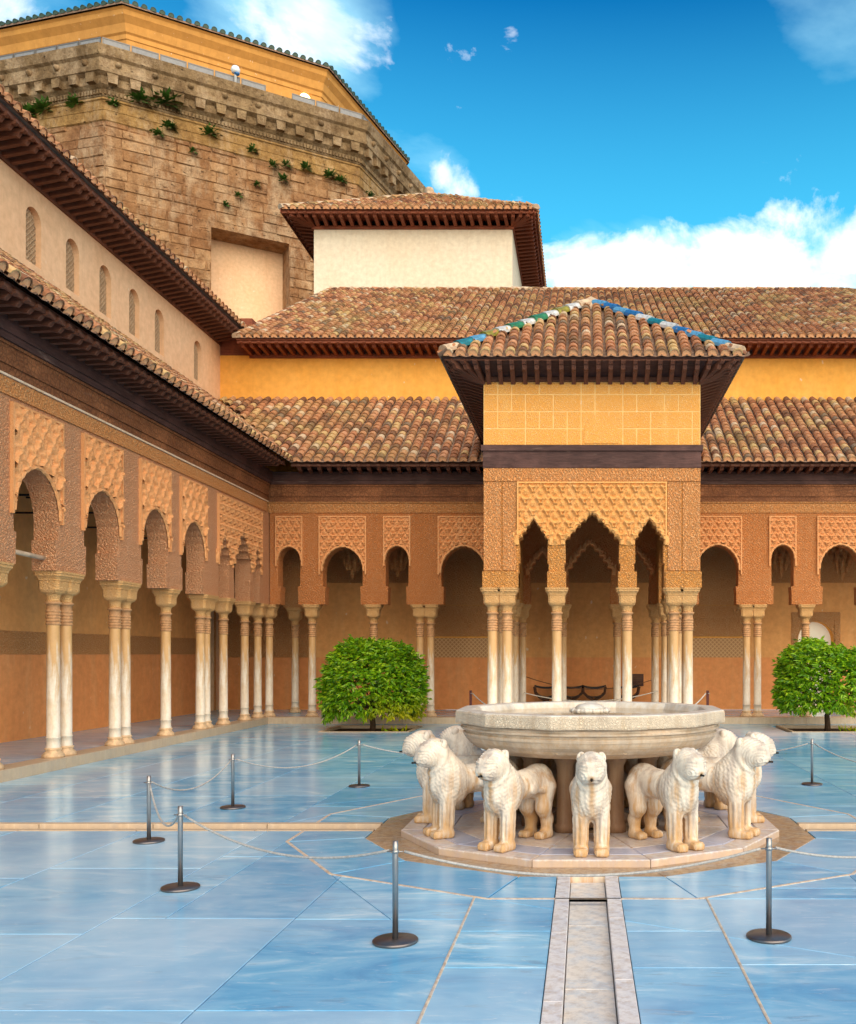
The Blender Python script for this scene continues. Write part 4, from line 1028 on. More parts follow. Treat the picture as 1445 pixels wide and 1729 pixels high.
sF = sqrt(2.55 ** 2 + (AZ - EZ) ** 2)
tile_roof(pv, (PX - EX, EY0, EZ), (1, 0, 0), (0, 2.55, AZ - EZ), 0, 2 * EX, lambda u: (0, sF * (1 - abs(u - EX) / EX)), sp=.214, expo=.2, name='roof')
for sgn in (-1, 1):
    Ltot = EY1 - EY0
    O = (PX - EX, EY1, EZ) if sgn < 0 else (PX + EX, EY0, EZ)
    tile_roof(pv, O, (0, sgn, 0), (-sgn * EX, 0, AZ - EZ), 0, Ltot, lambda u, s=sgn: (0, sF * min(1, (Ltot - u if s < 0 else u) / EX, (u if s < 0 else Ltot - u) / 2.3)), sp=.214, expo=.2, keep=40, name='roof')
part('roof_deck', MB().add([(PX - EX, EY0, EZ - .03), (PX + EX, EY0, EZ - .03), (PX + EX, EY1, EZ - .03), (PX - EX, EY1, EZ - .03), (PX, RX0, AZ - .03), (PX, RX1, AZ - .03)], [(0, 1, 4), (1, 2, 5, 4), (2, 3, 5), (3, 0, 4, 5)]), 'pan', pv, I4)
gl = ['mortar', 'glaze_teal', 'glaze_sky', 'glaze_olive', 'glaze_white', 'glaze_green', 'glaze_white', 'glaze_green', 'glaze_white', 'glaze_olive', 'glaze_white', 'mortar']
gr = ['mortar', 'glaze_sky', 'glaze_teal', 'glaze_sky', 'glaze_blue', 'glaze_white', 'glaze_teal', 'glaze_white', 'glaze_blue', 'glaze_sky', 'glaze_blue', 'glaze_sky']
ridge_tiles(pv, (PX - EX + .05, EY0 + .05, EZ + .06), (PX - .06, RX0 - .06, AZ + .0), 12, .125, gl, 'glazed_hip_tile')
ridge_tiles(pv, (PX + EX - .05, EY0 + .05, EZ + .06), (PX + .06, RX0 - .06, AZ + .0), 12, .125, gr, 'glazed_hip_tile')
part('roof_finial', MB().add([(PX - .17, RX0 - .2, AZ - .16), (PX + .17, RX0 - .2, AZ - .16), (PX + .17, RX0 + .2, AZ - .1), (PX - .17, RX0 + .2, AZ - .1), (PX - .13, RX0 - .12, AZ + .06), (PX + .13, RX0 - .12, AZ + .06), (PX, RX0, AZ + .17)], [(0, 1, 5, 4), (4, 5, 6), (1, 2, 6, 5), (2, 3, 6), (3, 0, 4, 6)]), 'mortar', pv, I4)

# ------------------------------------------------------------------ square cream tower behind
TX0, TX1, TY0, TY1, TZ = -9.67, -2.55, 34.0, 42.5, 16.86
tw = thing('square_tower', 'square cream plastered tower with hipped tile roof rising behind the far roofs', 'tower', T((TX0 + TX1) / 2, TY0, 0))
part('wall', MB().box(TX0, TX1, TY0, TY1, 7, TZ), 'plaster_cream', tw, I4)
part('wall_plate', MB().box(TX0 - .06, TX1 + .06, TY0 - .06, TY1, TZ + .002, TZ + .12), 'wood_rust', tw, I4)
ov = .9; ez = 17.2
e0, e1, f0, f1 = TX0 - ov, TX1 + ov, TY0 - ov, TY1 + ov
part('soffit_board', MB().add([(TX0, TY0, TZ + .3), (TX1, TY0, TZ + .3), (TX1, TY1, TZ + .3), (TX0, TY1, TZ + .3), (e0, f0, ez - .02), (e1, f0, ez - .02), (e1, f1, ez - .02), (e0, f1, ez - .02)], [(0, 1, 5, 4), (1, 2, 6, 5), (2, 3, 7, 6), (3, 0, 4, 7)]), 'wood_rust', tw, I4)
part('fascia_board', MB().box(e0, e1, f0 + .08, f0 + .12, ez - .13, ez - .025).box(e1 - .1, e1 - .07, f0, f1, ez - .13, ez - .025).box(e0 - .03, e0, f0, f1, ez - .13, ez + .02), 'wood_rust', tw, I4)
rafter_row(tw, lambda t: (cl(e0 + (e1 - e0) * t, TX0, TX1), TY0 + .02, TZ + .24), lambda t: (e0 + .05 + (e1 - e0 - .1) * t, f0 + .06, ez - .04), 29, 'wood_rust', .12, .17)
rafter_row(tw, lambda t: (TX1 - .02, cl(f0 + (f1 - f0) * t, TY0, TY1), TZ + .24), lambda t: (e1 - .06, f0 + .05 + (f1 - f0 - .1) * t, ez - .04), 32, 'wood_rust', .12, .17)
rafter_row(tw, lambda t: (TX0 + .02, cl(f0 + (f1 - f0) * t, TY0, TY1), TZ + .24), lambda t: (e0 + .06, f0 + .05 + (f1 - f0 - .1) * t, ez - .04), 32, 'wood_rust', .12, .17)
hw2 = (e1 - e0) / 2; sl = .58; sT = hw2 * sqrt(1 + sl * sl); ax = (e0 + e1) / 2
tile_roof(tw, (e0, f0, ez), (1, 0, 0), (0, 1, sl), 0, e1 - e0, lambda u: (0, sT * (1 - abs(u - hw2) / hw2)), sp=.29, expo=.3, name='roof')
tile_roof(tw, (e1, f0, ez), (0, 1, 0), (-1, 0, sl), 0, f1 - f0, lambda u: (0, sT * min(1, u / hw2, (f1 - f0 - u) / hw2)), sp=.29, expo=.3, keep=40, name='roof')
za = ez + hw2 * sl
part('roof_deck', MB().add([(e0, f0, ez - .01), (e1, f0, ez - .01), (e1, f1, ez - .01), (e0, f1, ez - .01), (ax, f0 + hw2, za - .03), (ax, f1 - hw2, za - .03)], [(0, 1, 4), (1, 2, 5, 4), (2, 3, 5), (3, 0, 4, 5)]), 'pan', tw, I4)
part('roof_finial', MB().lathe([(.2, za - .15), (.22, za), (.14, za + .08), (.2, za + .18), (.15, za + .3), (.02, za + .36)], 10, 0, True, (ax, f0 + hw2)), 'mortar', tw, I4)
ridge_tiles(tw, (e0, f0, ez + .02), (ax, f0 + hw2, za + .02), 18, .14, ('mortar', 'tile'), 'hip_tile')
ridge_tiles(tw, (e1, f0, ez + .02), (ax, f0 + hw2, za + .02), 18, .14, ('mortar', 'tile'), 'hip_tile')

# ------------------------------------------------------------------ octagonal stone palace far behind
PC = (-25.4, 61.8); PR = 17.0; A0 = atan2(45 - PC[1], -23 - PC[0])    # corner nearest the camera
pal = thing('octagonal_palace', 'huge weathered sandstone octagon with heavy cornice and weeds, far behind on the left', 'palace', T(PC[0], PC[1], 0))
def corner(k, R): return Vector((PC[0] + R * cos(A0 + k * pi / 4), PC[1] + R * sin(A0 + k * pi / 4), 0))
def oct_ring(mb, prof, mi=0):
    """sweep (radius offset, z) profile round the octagon"""
    n = len(prof); vs = []
    for k in range(8):
        for dr, z in prof: p = corner(k, PR + dr); vs.append((p.x, p.y, z))
    fs = [(k * n + i, ((k + 1) % 8) * n + i, ((k + 1) % 8) * n + i + 1, k * n + i + 1) for k in range(8) for i in range(n - 1)]
    return mb.add(vs, fs, mi)
RW = -0.75                                                        # wall plane relative to the cornice edge
def facet(k, dr):
    a, b = corner(k, PR + dr), corner(k + 1, PR + dr); d = (b - a)
    d_ = d.normalized(); return Matrix(((d_.x, -d_.y, 0, a.x), (d_.y, d_.x, 0, a.y), (0, 0, 1, 0), (0, 0, 0, 1))), d.length
ZT = 28.3
RECX0, RECX1, RECZ0, RECZ1 = 4.85, 8.75, 16.0, 23.35
for k in range(-2, 6):
    Wf, L = facet(k, RW)
    hole = [[(RECX0, RECZ0), (RECX1, RECZ0), (RECX1, RECZ1), (RECX0, RECZ1)]] if k == 0 else []
    mb = sheet([(0, 0), (L, 0), (L, ZT), (0, ZT)], hole)
    if hole: jamb(mb, hole[0], 0, 1.5)
    part('facet_wall', mb, 'ashlar', pal, Wf)
    if k == 0: part('recess_panel', MB().box(RECX0, RECX1, 1.5, 1.6, RECZ0, RECZ1), 'plaster_left', pal, Wf)
blocks = []
for k, zlo in ((-1, 19.0), (0, 15.0), (1, 20.0)):
    Wf, L = facet(k, RW); z = zlo; r = 0
    while z < ZT - .9:
        hgt = random.choice((.44, .5, .5, .56)); hgt = min(hgt, ZT - .9 - z + .001); x = 0.0
        if hgt < .15: break
        while x < L - .05:
            w = random.uniform(.65, 1.55); w = L - x if L - x - w < .4 else w
            a, b = x, x + w; x += w
            spans = [(a, b)]
            if k == 0 and z < RECZ1 and z + hgt > RECZ0:
                spans = [s for s in ((a, min(b, RECX0)), (max(a, RECX1), b)) if s[1] - s[0] > .08]
            for s0, s1 in spans: blocks.append((k, s0, s1, z, z + hgt))
        z += hgt; r += 1
def bdist(bk):
    Wf, L = facet(bk[0], RW); p = Wf @ Vector(((bk[1] + bk[2]) / 2, 0, (bk[3] + bk[4]) / 2))
    px = VX + F * p.x / p.y
    return (p - EYE).length + (100 if px < -10 or bk[3] < 18 else 0) - 4 * (bk[2] - bk[1])
blocks.sort(key=bdist)
def block_mb(s0, s1, z0, z1, mb=None):
    d = random.uniform(.01, .075); g = random.uniform(.006, .025); e = random.uniform(.015, .045)
    x0, x1, q0, q1 = s0 + g, s1 - g, z0 + g, z1 - g
    j = lambda: random.uniform(-.03, .03)
    vs = [(x0, 0, q0), (x1, 0, q0), (x1, 0, q1), (x0, 0, q1), (x0 + e + j(), -d + j(), q0 + e), (x1 - e + j(), -d + j(), q0 + e), (x1 - e, -d + j(), q1 - e + j()), (x0 + e, -d + j(), q1 - e + j())]
    return (mb or MB()).add(vs, [(4, 5, 6, 7), (0, 1, 5, 4), (1, 2, 6, 5), (2, 3, 7, 6), (3, 0, 4, 7)])
for bk in blocks[:300]: part('stone_block', block_mb(*bk[1:]), 'ashlar', pal, facet(bk[0], RW)[0])
rest = MB()
for bk in blocks[300:]:
    m2 = block_mb(*bk[1:]); m2.xf(facet(bk[0], RW)[0]); rest.add(m2.v, m2.f)
stuff(part('stone_block_field', rest, 'ashlar', pal, I4))
part('frieze_band', oct_ring(MB(), [(RW + .02, 27.35), (RW + .10, 27.4), (RW + .10, 27.85), (RW + .13, 27.87), (RW + .13, 28.3), (RW + .2, 28.34), (RW + .2, 28.42), (RW, 28.42)]), 'ashlar_trim', pal, I4)
part('cornice', oct_ring(MB(), [(RW + .05, 28.42), (RW + .16, 28.5), (RW + .22, 28.8), (RW + .42, 28.95), (RW + .45, 29.3), (RW + .72, 29.42), (RW + .74, 29.62), (RW + .66, 29.66), (RW + .66, 30.05), (RW + .80, 30.15), (RW + .88, 30.5), (RW + .9, 30.6), (-4, 30.62)]), 'cornice', pal, I4)
den = MB(); brk = MB(); bos = MB()
for k in (-1, 0, 1):
    Wf, L = facet(k, RW + .18)
    n = int(L / .17); m2 = MB()
    for i in range(n): x = L * (i + .5) / n; m2.box(x - .05, x + .05, -.09, .02, 28.56, 28.76)
    m2.xf(Wf); den.add(m2.v, m2.f)
    Wf, L = facet(k, RW + .45)
    n = int(L / .95)
    for i in range(n):
        x = L * (i + .5) / n
        part('cornice_bracket', MB().prism_y([(x - .2, 28.95), (x + .2, 28.95), (x + .24, 29.4), (x - .24, 29.4)], -.2, .02), 'cornice', pal, Wf)
    Wf, L = facet(k, RW + .66); n = int(L / 1.55)
    for i in range(n):
        x = L * (i + .5) / n
        part('cornice_boss', MB().lathe([(.02, -.2), (.09, -.17), (.15, -.06), (.14, .05), (.08, .1)], 8), 'cornice', pal, Wf @ T(x, -.0, 29.86) @ Matrix.Rotation(pi / 2, 4, 'X') @ Matrix.Scale(-1, 4, (0, 0, 1)))
stuff(part('dentil_course', den, 'cornice', pal, I4))
US = -3.9                                                         # set-back top storey
part('top_storey', oct_ring(MB(), [(US, 30.5), (US, 33.30), (US + .05, 33.33), (US + .05, 33.57), (US + .14, 33.65), (US + .22, 34.05), (US + .46, 34.35), (US + .5, 34.57), (US + .6, 34.67)]), 'plaster_palace', pal, I4)
part('roof', oct_ring(MB(), [(US + .72, 34.69), (US + .72, 34.79), (-9, 36.40), (-16.9, 37.90)]), 'pan', pal, I4)
for k in (-1, 0, 1):
    a, b = corner(k, PR + US + .75), corner(k + 1, PR + US + .75); L = (b - a).length; n = int(L / .42)
    inward = (Vector((PC[0], PC[1], 0)) - (a + b) / 2).normalized()
    m2 = tile_mesh(.15, .9, True)[1].copy(); m2.materials.clear(); m2.materials.append(MT['palace_tile']); m2.materials.append(MT['mortar'])
    for i in range(n):
        p = a + (b - a) * ((i + .5) / n); put('roof_tile', m2, pal, frame((p.x, p.y, 34.79), b - a, inward + Vector((0, 0, .3))) @ RZ(random.uniform(-.04, .04)))
for k in (-1, 0, 1):
    Wf, L = facet(k, -.35); n = int(L / 1.22)
    for i in range(n):
        if k == 0 and i == 6: continue
        x0, x1 = L * i / n + .03, L * (i + 1) / n - .03
        rp = part('rail_frame', MB().box(x0, x0 + .05, -.03, .03, 30.6, 31.15).box(x1 - .05, x1, -.03, .03, 30.6, 31.15).box(x0 + .05, x1 - .05, -.028, .028, 31.09, 31.15).box(x0 + .05, x1 - .05, -.028, .028, 30.62, 30.68), 'rail', pal, Wf)
        part('rail_panel', MB().box(x0 + .05, x1 - .05, -.012, .012, 30.68, 31.09), 'panel_glass', rp, Wf)
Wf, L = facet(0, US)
lw = part('glint_disc', MB().lathe([(.30, 0), (.30, .05)], 20), 'glint_glow', pal, Wf @ T(9.1, -.06, 32.95) @ Matrix.Rotation(-pi / 2, 4, 'X'))  # glowing disc added to imitate a bright reflection on the wall
part('glint_disc_ring', MB().lathe([(.30, .02), (.30, .09), (.38, .09), (.38, .02)], 20, cap=False), 'plaster_palace', lw, Wf @ T(9.1, -.06, 32.95) @ Matrix.Rotation(pi / 2, 4, 'X') @ T(0, 0, -.04))
Wf, L = facet(0, -.2)
cc = thing('security_camera', 'small white domed security camera on a post above the palace cornice', 'camera', Wf @ T(6.15, 0, 30.6))
Wc = Wf @ T(6.15, 0, 30.6)
part('post', MB().lathe([(.07, 0), (.07, .62), (.1, .64)], 8), 'white', cc, Wc)
part('housing', MB().lathe([(.08, .62), (.19, .66), (.23, .80), (.18, .95), (.05, 1.02)], 12), 'white', cc, Wc)
part('dome_lens', MB().lathe([(.03, .50), (.12, .56), (.14, .63)], 12, c=(.06, -.05)), 'glaze_blue', cc, Wc)
# weeds rooted in the stonework
def weed(Wf, x, z, s, lab=None, out=.12):
    mb = MB(); s *= 1.9
    for i in range(int(70 * s) + 26):
        a = random.uniform(0, 2 * pi); e = random.uniform(-.5, 1.2); r = s * random.uniform(.25, .62)
        d = Vector((cos(a) * cos(e), -abs(sin(a) * cos(e)), sin(e) * .9)); p = d * r * random.uniform(.2, 1); q = Vector((-d.y, d.x, .3)).normalized() * .07 * (s + .4)
        t = p + d * .2 * (s + .4) - Vector((0, 0, .06)); mb.add([tuple(p - q), tuple(p + q), tuple(t)], [(0, 1, 2)])
    w = put('weed', mb.mesh('weed', 'weed'), None, Wf @ T(x, -out, z))
    return tag(w, lab or 'small green weed tuft rooted in a joint of the palace stonework', 'weed', 'weeds on the palace wall')
W0, L0 = facet(0, RW); W1, L1 = facet(1, RW); Wm, Lm = facet(-1, RW)
for x, z, s in ((1.6, 28.7, .55), (2.7, 28.9, .75), (.4, 28.2, .3), (2.9, 27.8, .42), (4.8, 28.0, .4), (2.4, 27.3, .3), (6.9, 27.7, .3), (7.9, 27.2, .3), (8.6, 27.4, .28), (8.4, 26.6, .33), (9.6, 27.5, .36), (10.9, 27.4, .4), (11.5, 27.3, .36), (4.0, 26.9, .22), (7.1, 26.0, .2), (6.2, 25.2, .22), (9.7, 25.0, .24), (12.0, 25.0, .25), (5.6, 24.6, .2)): weed(W0, x, z, s, {1.6: 'dark bushy weed left of the largest one under the palace cornice', 2.7: 'largest leafy weed hanging under the palace cornice near the corner', 2.9: 'drooping weed just below the largest one under the cornice', 4.8: 'broad low weed clump below the cornice left of the security camera', 10.9: 'leafy weed near the right end of the main palace facet', 9.6: 'pale green weed tuft midway along the trim band of the main facet'}.get(x))
for x, z, s in ((1.2, 27.3, .35), (2.6, 26.6, .4), (2.0, 25.5, .3)): weed(W1, x, z, s, {1.2: 'upper weed on the narrow right facet of the palace', 2.6: 'middle weed on the narrow right facet of the palace', 2.0: 'lowest weed on the narrow right facet of the palace'}[x])
for x, z, s in ((Lm - 1.5, 28.3, .4), (Lm - 3.3, 28.3, .5), (Lm - 4.2, 28.2, .5), (Lm - 5.4, 28.2, .4)): weed(Wm, x, z, s, {1.5: 'weed nearest the corner on the left palace facet', 3.3: 'second weed from the corner on the left palace facet', 4.2: 'third weed from the corner on the left palace facet', 5.4: 'leftmost weed on the palace, at the picture edge'}[round(Lm - x, 1)])

# ------------------------------------------------------------------ fountain
ZP = 0.055                                                       # top of the lions' platform
WFn = T(FC[0], FC[1], 0)
plat = thing('fountain_platform', 'low twelve-sided marble platform under the lions, edged with weathered stones', 'platform', WFn)
part('platform_core', MB().prism_z(dodeca(1.70, (0, 0)), -.06, ZP - .03), 'grout', plat, WFn)
pin, pou, pce = dodeca(1.55, (0, 0)), dodeca(1.75, (0, 0)), dodeca(.62, (0, 0))
for k in range(12):
    j = (k + 1) % 12
    def pslab(poly, z, m, nm, th):
        p = inset(poly, .003); c = (sum(q[0] for q in p) / len(p), sum(q[1] for q in p) / len(p))
        b = [(q[0] - c[0], q[1] - c[1]) for q in p]
        if sum(b[i][0] * b[(i + 1) % len(b)][1] - b[(i + 1) % len(b)][0] * b[i][1] for i in range(len(b))) < 0: b = b[::-1]
        s = inset(b, .006); n = len(b)
        mb = MB().add([(x, y, -th) for x, y in b] + [(x, y, -.008) for x, y in b] + [(x, y, 0) for x, y in s], [(i, (i + 1) % n, n + (i + 1) % n, n + i) for i in range(n)] + [(n + i, n + (i + 1) % n, 2 * n + (i + 1) % n, 2 * n + i) for i in range(n)] + [list(range(2 * n, 3 * n))])
        part(nm, mb, m, plat, WFn @ T(c[0], c[1], z))
    pslab([pin[k], pou[k], pou[j], pin[j]], ZP, 'plinth', 'edge_stone', .1)
    mid = lambda a, b, t: (a[0] + (b[0] - a[0]) * t, a[1] + (b[1] - a[1]) * t)
    a1, a2 = mid(pin[k], pin[j], .0), mid(pin[k], pin[j], 1)
    q1, q2 = mid(pce[k], pin[k], .72), mid(pce[j], pin[j], .72)
    pslab([q1, a1, a2, q2], ZP, 'plinth_blue', 'paving_slab', .05)
    pslab([pce[k], q1, q2, pce[j]], ZP, 'plinth', 'paving_slab', .05)
bs = thing('fountain_basin', 'wide twelve-sided carved marble fountain basin borne above the ring of lions', 'fountain', WFn @ T(0, 0, ZP))
ph = radians(15)
part('bowl', MB().lathe([(.5, .70), (.93, .735), (.985, .745), (1.08, .785), (1.145, .84), (1.18, .89), (1.185, .915), (1.165, .925), (1.165, .94), (1.205, .95), (1.21, .965), (1.19, .975), (1.19, .985), (1.215, .998)], 36, 0, False, (0, 0), ph), 'basin', bs, WFn)
part('rim_band', MB().lathe([(1.235, .999), (1.26, 1.005), (1.265, 1.02), (1.262, 1.10), (1.255, 1.112)], 12, 0, False, (0, 0), ph, False), 'basin_carved', bs, WFn)
part('rim', MB().lathe([(1.255, 1.112), (1.25, 1.118), (1.235, 1.122), (1.12, 1.122), (1.10, 1.115), (1.05, 1.03), (.7, .96), (.02, .94)], 12, 0, False, (0, 0), ph, False), 'rim', bs, WFn)
part('water', MB().lathe([(.01, 1.062), (1.068, 1.062)], 12, 0, False, (0, 0), ph, False), 'water', bs, WFn)
jt = MB().lathe([(.10, .96), (.10, 1.04), (.17, 1.075), (.185, 1.095), (.175, 1.11), (.14, 1.115)], 20)
for k in range(14): a = 2 * pi * k / 14; jt.lathe([(.004, 1.07), (.022, 1.08), (.026, 1.10), (.01, 1.118)], 6, 0, True, (.168 * cos(a), .168 * sin(a)))
part('jet_rosette', jt, 'rim', bs, WFn)
part('jet_dome', MB().lathe([(.14, 1.112), (.135, 1.128), (.11, 1.148), (.06, 1.163), (.012, 1.168)], 20), 'rim', bs, WFn)
part('support_shaft', MB().lathe([(.36, ZP + .002), (.36, .12), (.26, .16), (.24, .6), (.34, .70), (.36, .74)], 16), 'support', bs, WFn)
for k in range(8):
    a = 2 * pi * k / 8 + pi / 8
    part('support_pillar', MB().lathe([(.095, ZP + .002), (.095, .12), (.078, .14), (.074, .64), (.095, .68), (.1, .735)], 14), 'support', bs, WFn @ T(.58 * cos(a), .58 * sin(a), 0))
# low-relief ornaments on the bowl faces
orn = MB()
def loop(cx, cz, r, r2=.0065, n=14): orn.tube([(cx + r * cos(2 * pi * i / n), 0, cz + r * sin(2 * pi * i / n)) for i in range(n + 1)], r2, 5)
for cx, cz, r in ((0, .10, .022), (-.022, .065, .02), (.022, .065, .02), (-.045, .03, .022), (0, .03, .022), (.045, .03, .022), (0, .13, .012)): loop(cx, cz, r)
for s in (-1, 1): orn.tube([(s * .06, 0, .012), (s * .09, 0, .03), (s * .115, 0, .012), (s * .135, 0, .022), (s * .15, 0, .008)], .006, 5)
orn_me = orn.mesh('carved_knot', 'basin')
hon = MB(); orn = hon
for r in range(5):
    for i in range(5 - r): loop((i - (4 - r) / 2) * .034, .115 - r * .024, .016, .005, 8)
hon_me = hon.mesh('carved_honeycomb', 'basin')
ap = cos(ph)
for k in range(12):
    a = radians(30 * k)
    base = WFn @ RZ(a) @ T(1.0 * ap, 0, .77) @ RZ(pi / 2)
    tilt = Matrix.Rotation(radians(38), 4, 'X')
    put('carved_knot', orn_me, bs, WFn @ RZ(a) @ T(1.055 * ap, 0, .772) @ RZ(pi / 2) @ Matrix.Rotation(radians(-42), 4, 'X'))
    a2 = a + radians(15)
    put('carved_honeycomb', hon_me, bs, WFn @ RZ(a2) @ T(1.10, 0, .79) @ RZ(pi / 2) @ Matrix.Rotation(radians(-38), 4, 'X'))

# ------------------------------------------------------------------ the lions: one continuous carved body from a smooth distance field
def surface_net(fn, lo, hi, h):
    lo = np.array(lo); n = np.ceil((np.array(hi) - lo) / h).astype(int) + 1
    ax = [lo[i] + h * np.arange(n[i]) for i in range(3)]
    X, Y, Z = np.meshgrid(*ax, indexing='ij'); D = fn(X, Y, Z)
    S = D < 0; c = np.zeros(tuple(n - 1), int)
    sh = [(i, j, k) for i in (0, 1) for j in (0, 1) for k in (0, 1)]
    sl = lambda A, o: A[o[0]:o[0] + n[0] - 1, o[1]:o[1] + n[1] - 1, o[2]:o[2] + n[2] - 1]
    for o in sh: c += sl(S, o)
    act = (c > 0) & (c < 8); ids = -np.ones(act.shape, int); cells = np.argwhere(act); ids[act] = np.arange(len(cells))
    acc = np.zeros((len(cells), 3)); cnt = np.zeros(len(cells))
    for o in sh:
        for ax_ in range(3):
            if o[ax_]: continue
            p = list(o); p[ax_] = 1
            d0 = sl(D, o)[act]; d1 = sl(D, tuple(p))[act]; m = (d0 < 0) != (d1 < 0)
            t = np.where(m, d0 / np.where(m, d0 - d1, 1), 0); q = np.tile(np.array(o, float), (len(cells), 1)); q[:, ax_] += t
            acc[m] += q[m]; cnt[m] += 1
    V = lo + h * (cells + acc / cnt[:, None]); faces = []
    for ax_ in range(3):
        u, v = [(1, 2), (2, 0), (0, 1)][ax_]
        a = [slice(None)] * 3; b = [slice(None)] * 3; a[ax_] = slice(0, -1); b[ax_] = slice(1, None)
        e = np.argwhere(S[tuple(a)] != S[tuple(b)]); e = e[(e[:, u] > 0) & (e[:, v] > 0) & (e[:, u] < n[u] - 1) & (e[:, v] < n[v] - 1)]
        flip = S[tuple(a)][tuple(e.T)]
        def g(du, dv):
            q = e.copy(); q[:, u] -= du; q[:, v] -= dv; return ids[tuple(q.T)]
        Q = np.stack([g(1, 1), g(0, 1), g(0, 0), g(1, 0)], 1); Q[~flip] = Q[~flip][:, ::-1]; faces.append(Q)
    return V, np.concatenate(faces)
def smin(a, b, k): h = np.clip(.5 + .5 * (b - a) / k, 0, 1); return b + (a - b) * h - k * h * (1 - h)
def make_lion(tilt=0.0):
    def ell(X, Y, Z, c, r):
        q = np.sqrt(((X - c[0]) / r[0]) ** 2 + ((Y - c[1]) / r[1]) ** 2 + ((Z - c[2]) / r[2]) ** 2); return (q - 1) * min(r)
    def cap(X, Y, Z, a, b, ra, rb, sy=1.0):
        a = np.array(a); b = np.array(b); d = b - a; t = np.clip(((X - a[0]) * d[0] + (Y - a[1]) * d[1] + (Z - a[2]) * d[2]) / (d @ d), 0, 1)
        return np.sqrt((X - a[0] - t * d[0]) ** 2 + ((Y - a[1] - t * d[1]) * sy) ** 2 + (Z - a[2] - t * d[2]) ** 2) - (ra + (rb - ra) * t)
    def rbox(X, Y, Z, c, h, r):
        qx, qy, qz = np.abs(X - c[0]) - h[0] + r, np.abs(Y - c[1]) - h[1] + r, np.abs(Z - c[2]) - h[2] + r
        return np.sqrt(np.maximum(qx, 0) ** 2 + np.maximum(qy, 0) ** 2 + np.maximum(qz, 0) ** 2) + np.minimum(np.maximum(qx, np.maximum(qy, qz)), 0) - r
    hx, hz = .335, .70 + tilt
    def fn(X, Y, Z):
        Ya = np.abs(Y)
        d = cap(X, Y, Z, (-.36, 0, .495), (.12, 0, .475), .128, .125)                       # trunk
        d = smin(d, ell(X, Y, Z, (-.345, 0, .475), (.15, .143, .155)), .05)                 # rump
        mane = smin(ell(X, Y, Z, (.185, 0, .455), (.19, .162, .205)), cap(X, Y, Z, (.17, 0, .50), (hx - .05, 0, hz - .02), .148, .112), .06)
        d = smin(d, mane, .025)
        head = smin(ell(X, Y, Z, (hx, 0, hz), (.122, .124, .122)), rbox(X, Y, Z, (hx + .055, 0, hz - .022), (.10, .108, .098), .082), .03)
        head = smin(head, ell(X, Y, Z, (hx + .14, 0, hz - .05), (.032, .06, .048)), .025)  # nose end
        d = smin(d, head, .022)
        ear = np.maximum(ell(X, Ya, Z, (hx - .065, .088, hz + .08), (.03, .028, .04)), -ell(X, Ya, Z, (hx - .04, .092, hz + .09), (.018, .016, .026)))
        d = smin(d, ear, .012)
        fl = cap(X, Ya, Z, (.235, .088, .36), (.245, .088, .05), .07, .06); fl = smin(fl, rbox(X, Ya, Z, (.285, .088, .032), (.098, .060, .034), .026), .03)
        d = smin(d, fl, .03)
        hl = cap(X, Ya, Z, (-.35, .09, .44), (-.31, .092, .27), .105, .074); hl = smin(hl, cap(X, Ya, Z, (-.31, .092, .27), (-.375, .09, .155), .07, .056), .04)
        hl = smin(hl, cap(X, Ya, Z, (-.375, .09, .155), (-.36, .09, .04), .055, .054), .03); hl = smin(hl, rbox(X, Ya, Z, (-.315, .09, .030), (.095, .054, .032), .025), .03)
        d = smin(d, hl, .03)
        tail = cap(X, Ya, Z, (-.47, .02, .50), (-.40, .135, .38), .02, .02); tail = smin(tail, cap(X, Ya, Z, (-.40, .14, .40), (-.19, .128, .43), .022, .022), .02)
        tail = smin(tail, ell(X, Ya, Z, (-.12, .118, .455), (.07, .035, .05)), .02)
        d = smin(d, np.where(Y > 0, tail, 9), .012)
        d = np.maximum(d, -(np.sqrt(Y ** 2 + (Z - (hz - .075)) ** 2 + 0 * X) - .012 + np.maximum(0, (hx + .15) - X)))   # spout hole
        return np.maximum(d, -Z + .0)
    V, Fq = surface_net(fn, (-.56, -.24, -.02), (.58, .24, .92), .0078)
    # outward normals from the field, then carve the mane, whiskers, leg flutes and toes
    e = .004; X, Y, Z = V.T
    N = np.stack([fn(X + e, Y, Z) - fn(X - e, Y, Z), fn(X, Y + e, Z) - fn(X, Y - e, Z), fn(X, Y, Z + e) - fn(X, Y, Z - e)], 1); N /= np.linalg.norm(N, axis=1)[:, None] + 1e-9
    Ya = np.abs(Y); sstep = lambda x, a, b: np.clip((x - a) / (b - a), 0, 1)
    hd = np.sqrt((X - hx - .05) ** 2 + Y ** 2 + (Z - hz + .01) ** 2)
    onhead = 1 - sstep(hd, .135, .165)
    mane = (1 - sstep(np.sqrt(((X - .19) / .2) ** 2 + (Y / .17) ** 2 + ((Z - .47) / .25) ** 2), 1.0, 1.15)) * (1 - onhead) * sstep(Z, .27, .31)
    row = np.floor(Z / .028); uu = np.arctan2(Y, X - .1) * .16
    ph_ = 1.6 * np.sin(X * 23 + 1) + 1.4 * np.sin(Y * 31 + 2) + 1.2 * np.sin(Z * 19)
    saw = np.mod(Z / .034 + .35 * np.sin(uu * 95 + ph_) + .12 * ph_, 1.0)
    curl = (saw - .5) * 1.1 + .45 * np.sin(uu * 170 + ph_ * 2 + np.floor(Z / .034) * 1.7)
    rim_ = np.exp(-((np.sqrt(((X - .19) / .2) ** 2 + ((Z - .47) / .25) ** 2) - .98) / .035) ** 2) * (X < .16) * (Ya > .08)
    cheek = np.sqrt((X - hx - .12) ** 2 + (Z - hz + .06) ** 2)
